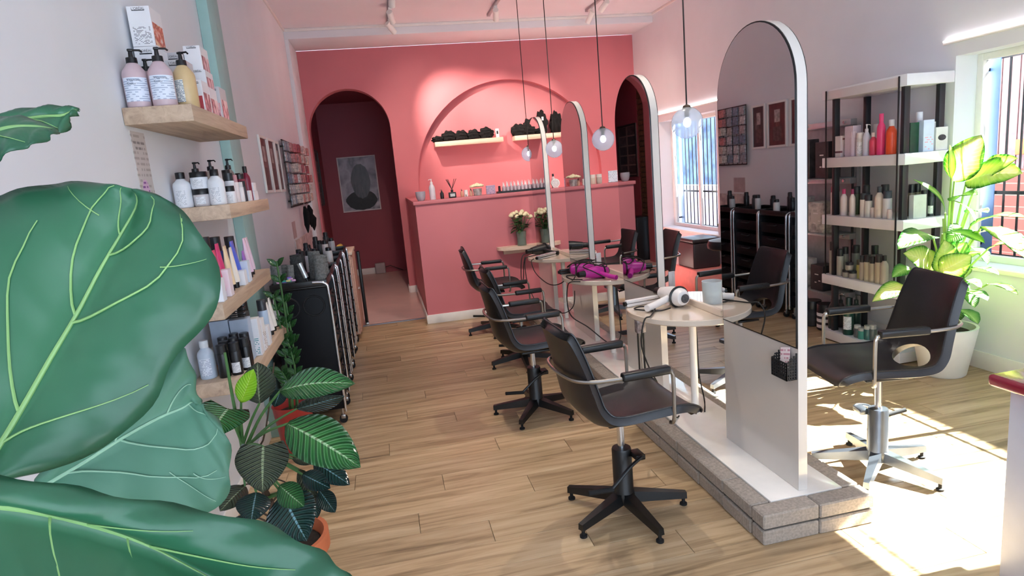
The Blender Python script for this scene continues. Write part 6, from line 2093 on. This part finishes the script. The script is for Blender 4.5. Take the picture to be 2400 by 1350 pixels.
# ZZ plant in a red pot between shelf and trolley
ZP = Vector((-0.70, 3.86, 0))
t = thing('zz_plant', 'small dark leaved plant in a red pot beside the trolley', 'plant', ZP)
B().lathe([(0, 0.0), (0.085, 0.0), (0.09, 0.01), (0.118, 0.315), (0.122, 0.32), (0.11, 0.32), (0.10, 0.27), (0, 0.27)], n=32).obj('pot', M['redpot'], t)
B().lathe([(0, 0.271), (0.10, 0.271), (0, 0.28)], n=20).obj('soil', M['soil'], t)
for (bx, by, tx, ty, yt) in [(0.0, 0.0, 648, 612, 3.86), (0.02, 0.0, 668, 700, 3.88), (-0.02, 0.01, 640, 690, 3.84), (0.03, -0.02, 672, 790, 3.86), (0.0, -0.03, 660, 870, 3.80)]:
    tip = at_y(tx, ty, yt) - ZP
    p0 = Vector((bx, by, 0.27))
    path = catmull([p0, p0.lerp(tip, 0.5) + Vector((0.02, 0, 0.03)), tip], 8)
    B().tube(path, 0.006, 8).obj('stalk', M['stem'], t)
    n = len(path)
    for k in range(n // 2 - 1, n, 2):
        for s_ in (-1, 1):
            q = path[k]
            dirv = (path[min(k + 1, n - 1)] - path[k - 1]).normalized()
            out = Vector((s_ * 0.8, -0.35, 0)) * 0.062 + dirv * 0.055
            leaf(t, q, q + out, 0.019, (0.0, -0.7, 0.6), M['zz'], 0.05, 0.2, 'lance', 0, 'leaf', 7, 5)

# fiddle leaf fig close to the camera on the left
FP = Vector((-0.62, 0.52, 0))
t = thing('fiddle_leaf_fig', 'fiddle leaf fig with huge veined leaves filling lower left', 'plant', FP)
B().lathe([(0, 0.0), (0.13, 0.0), (0.135, 0.01), (0.165, 0.33), (0.17, 0.34), (0.155, 0.34), (0.15, 0.29), (0, 0.29)], n=36).obj('pot', M['potwhite'], t)
B().lathe([(0, 0.291), (0.148, 0.291), (0, 0.30)], n=24).obj('soil', M['soil'], t)
stalk(t, [(0, 0, 0.29), (0.02, 0.0, 0.7), (0.0, 0.02, 1.15), (0.03, 0.03, 1.75)], 0.016, M['twig'], 'trunk')


def big_leaf(secs, mt, veins, vmt, join, name='leaf', bulge=0.0):
    """sections along the midrib: (left px, mid px, right px) each (x, y, distance)"""
    L_ = catmull([at_d(*s[0]) for s in secs], 6)
    C_ = catmull([at_d(*s[1]) for s in secs], 6)
    R_ = catmull([at_d(*s[2]) for s in secs], 6)
    n = len(C_)
    rows = []
    for i in range(n):
        row = []
        for k in range(17):
            v = k / 8 - 1
            a = L_[i] if v < 0 else R_[i]
            f_ = abs(v)
            p = C_[i].lerp(a, f_)
            nrm = -FWD
            p = p + nrm * (bulge * math.sin(PI * f_) + 0.004 * math.sin(i * 0.9 + 5 * v) * f_)
            row.append(p - FP)
        rows.append(row)
    o = B().grid(rows, uv=True).obj(name, mt, t, angle=180)
    so = o.modifiers.new('thick', 'SOLIDIFY')
    so.thickness = 0.0012
    so.offset = 1

    def surf(u_, v):
        i = max(0, min(n - 1.001, u_ * (n - 1)))
        k = max(0, min(15.999, (v + 1) * 8))
        a, c = int(i), int(k)
        fa, fc = i - a, k - c
        return (rows[a][c] * (1 - fa) * (1 - fc) + rows[a + 1][c] * fa * (1 - fc) + rows[a][c + 1] * (1 - fa) * fc + rows[a + 1][c + 1] * fa * fc) - FWD * 0.0028
    path = [surf(k / 24, 0) for k in range(24)]
    B().tube(path, [lerp(0.0028, 0.0008, k / 23) for k in range(24)], 8).obj('midrib', vmt, o)
    b = B()
    for (u0, v0, u1, v1, r) in veins:
        pts = []
        for k in range(13):
            f_ = k / 12
            pts.append(surf(u0 + (u1 - u0) * f_ ** 1.25, v0 + (v1 - v0) * f_))
        b.tube(pts, [lerp(r * 0.62, r * 0.2, k / 12) for k in range(13)], 6)
    b.obj('side_veins', vmt, o)
    stalk(t, [Vector(join), (Vector(join) + C_[0] - FP) * 0.5 + Vector((0, 0, -0.02)), C_[0] - FP], 0.005, M['stem'], 'petiole')
    return o


# main leaf: midrib from lower left to upper right
big_leaf([((-150, 1105, 0.50), (-60, 1150, 0.52), (20, 1120, 0.53)), ((-330, 860, 0.52), (40, 985, 0.55), (190, 1075, 0.56)), ((-300, 640, 0.55), (120, 845, 0.575), (335, 975, 0.585)),
          ((-190, 520, 0.58), (185, 735, 0.595), (420, 830, 0.60)), ((-40, 470, 0.60), (240, 630, 0.61), (518, 700, 0.61)), ((90, 437, 0.62), (290, 545, 0.625), (480, 560, 0.615)), ((190, 428, 0.635), (325, 480, 0.635), (400, 475, 0.625)),
          ((275, 436, 0.64), (318, 445, 0.64), (350, 452, 0.635))],
         M['fiddle'], [(0.40, 0, 0.78, 0.93, 0.0024), (0.42, 0, 0.98, -0.52, 0.0022), (0.16, 0, 0.62, -0.55, 0.0026), (0.62, 0, 0.90, 0.80, 0.0018), (0.70, 0, 0.97, -0.30, 0.0015), (0.10, 0, 0.35, 0.9, 0.002),
                       (0.62, 0.55, 0.66, 0.93, 0.0010), (0.72, 0.80, 0.80, 0.95, 0.0009), (0.74, -0.24, 0.80, -0.85, 0.0010)], M['vein'], (0.01, 0.0, 0.95), bulge=0.014)
# leaf behind it, seen from its paler side
big_leaf([((90, 1120, 0.70), (105, 1138, 0.70), (125, 1165, 0.70)), ((200, 985, 0.70), (200, 1082, 0.71), (270, 1195, 0.71)), ((340, 880, 0.72), (290, 1025, 0.72), (420, 1215, 0.72)), ((425, 815, 0.73), (375, 978, 0.73), (520, 1180, 0.73)),
          ((452, 870, 0.74), (430, 955, 0.74), (540, 1100, 0.74)), ((465, 930, 0.745), (455, 940, 0.745), (532, 1020, 0.745)), ((475, 950, 0.75), (478, 945, 0.75), (500, 975, 0.75))],
         M['fiddle_under'], [(0.10, 0, 0.60, 0.80, 0.0022), (0.32, 0, 0.84, 0.80, 0.002), (0.55, 0, 0.72, -0.85, 0.0018), (0.30, 0, 0.42, -0.8, 0.0016), (0.75, 0, 0.95, 0.6, 0.0012), (0.42, 0.5, 0.5, 0.95, 0.001), (0.5, 0.62, 0.62, 0.95, 0.001)], M['vein_pale'], (0.01, 0.01, 0.85), bulge=0.008)
# lowest leaf reaching right across the bottom edge
big_leaf([((-140, 1120, 0.42), (-130, 1175, 0.42), (-160, 1420, 0.38)), ((20, 1118, 0.45), (40, 1190, 0.45), (0, 1500, 0.39)), ((210, 1150, 0.48), (190, 1222, 0.48), (180, 1560, 0.40)), ((400, 1183, 0.51), (330, 1268, 0.50), (380, 1580, 0.42)),
          ((600, 1222, 0.53), (460, 1335, 0.52), (560, 1560, 0.44)), ((730, 1280, 0.54), (620, 1420, 0.53), (740, 1530, 0.47)), ((800, 1330, 0.54), (760, 1450, 0.535), (830, 1500, 0.50)), ((838, 1380, 0.54), (850, 1440, 0.535), (855, 1470, 0.52))],
         M['fiddle'], [(0.22, 0, 0.34, 0.75, 0.0022), (0.40, 0, 0.50, 0.7, 0.002), (0.05, 0, 0.12, 0.8, 0.0018), (0.45, 0, 0.72, -0.7, 0.0016), (0.3, 0, 0.5, -0.7, 0.0012), (0.58, 0, 0.68, 0.7, 0.0018)], M['vein'], (0.01, 0.0, 0.8), bulge=0.012)
# small curled leaves at the top left
big_leaf([((-80, 300, 0.62), (-85, 345, 0.60), (-90, 390, 0.58)), ((-30, 282, 0.63), (-20, 315, 0.60), (-20, 384, 0.58)), ((40, 272, 0.64), (30, 300, 0.61), (40, 352, 0.585)), ((85, 285, 0.645), (85, 298, 0.62), (90, 338, 0.60)), ((120, 298, 0.65), (122, 303, 0.63), (126, 318, 0.62)), ((135, 304, 0.65), (136, 307, 0.64), (136, 310, 0.635))],
         M['fiddle'], [(0.25, 0, 0.5, 0.8, 0.0014)], M['vein'], (0.02, 0.02, 1.55), bulge=0.006)
big_leaf([((-60, 285, 0.68), (-60, 295, 0.67), (-60, 320, 0.66)), ((30, 262, 0.69), (35, 285, 0.68), (40, 318, 0.665)), ((100, 250, 0.70), (105, 275, 0.69), (110, 312, 0.675)), ((150, 250, 0.705), (150, 272, 0.695), (150, 313, 0.69)), ((178, 253, 0.71), (178, 260, 0.705), (168, 278, 0.70)), ((187, 258, 0.71), (186, 262, 0.71), (184, 266, 0.705))],
         M['fiddle'], [(0.3, 0, 0.6, 0.8, 0.0012)], M['vein'], (0.02, 0.02, 1.6), bulge=0.006)
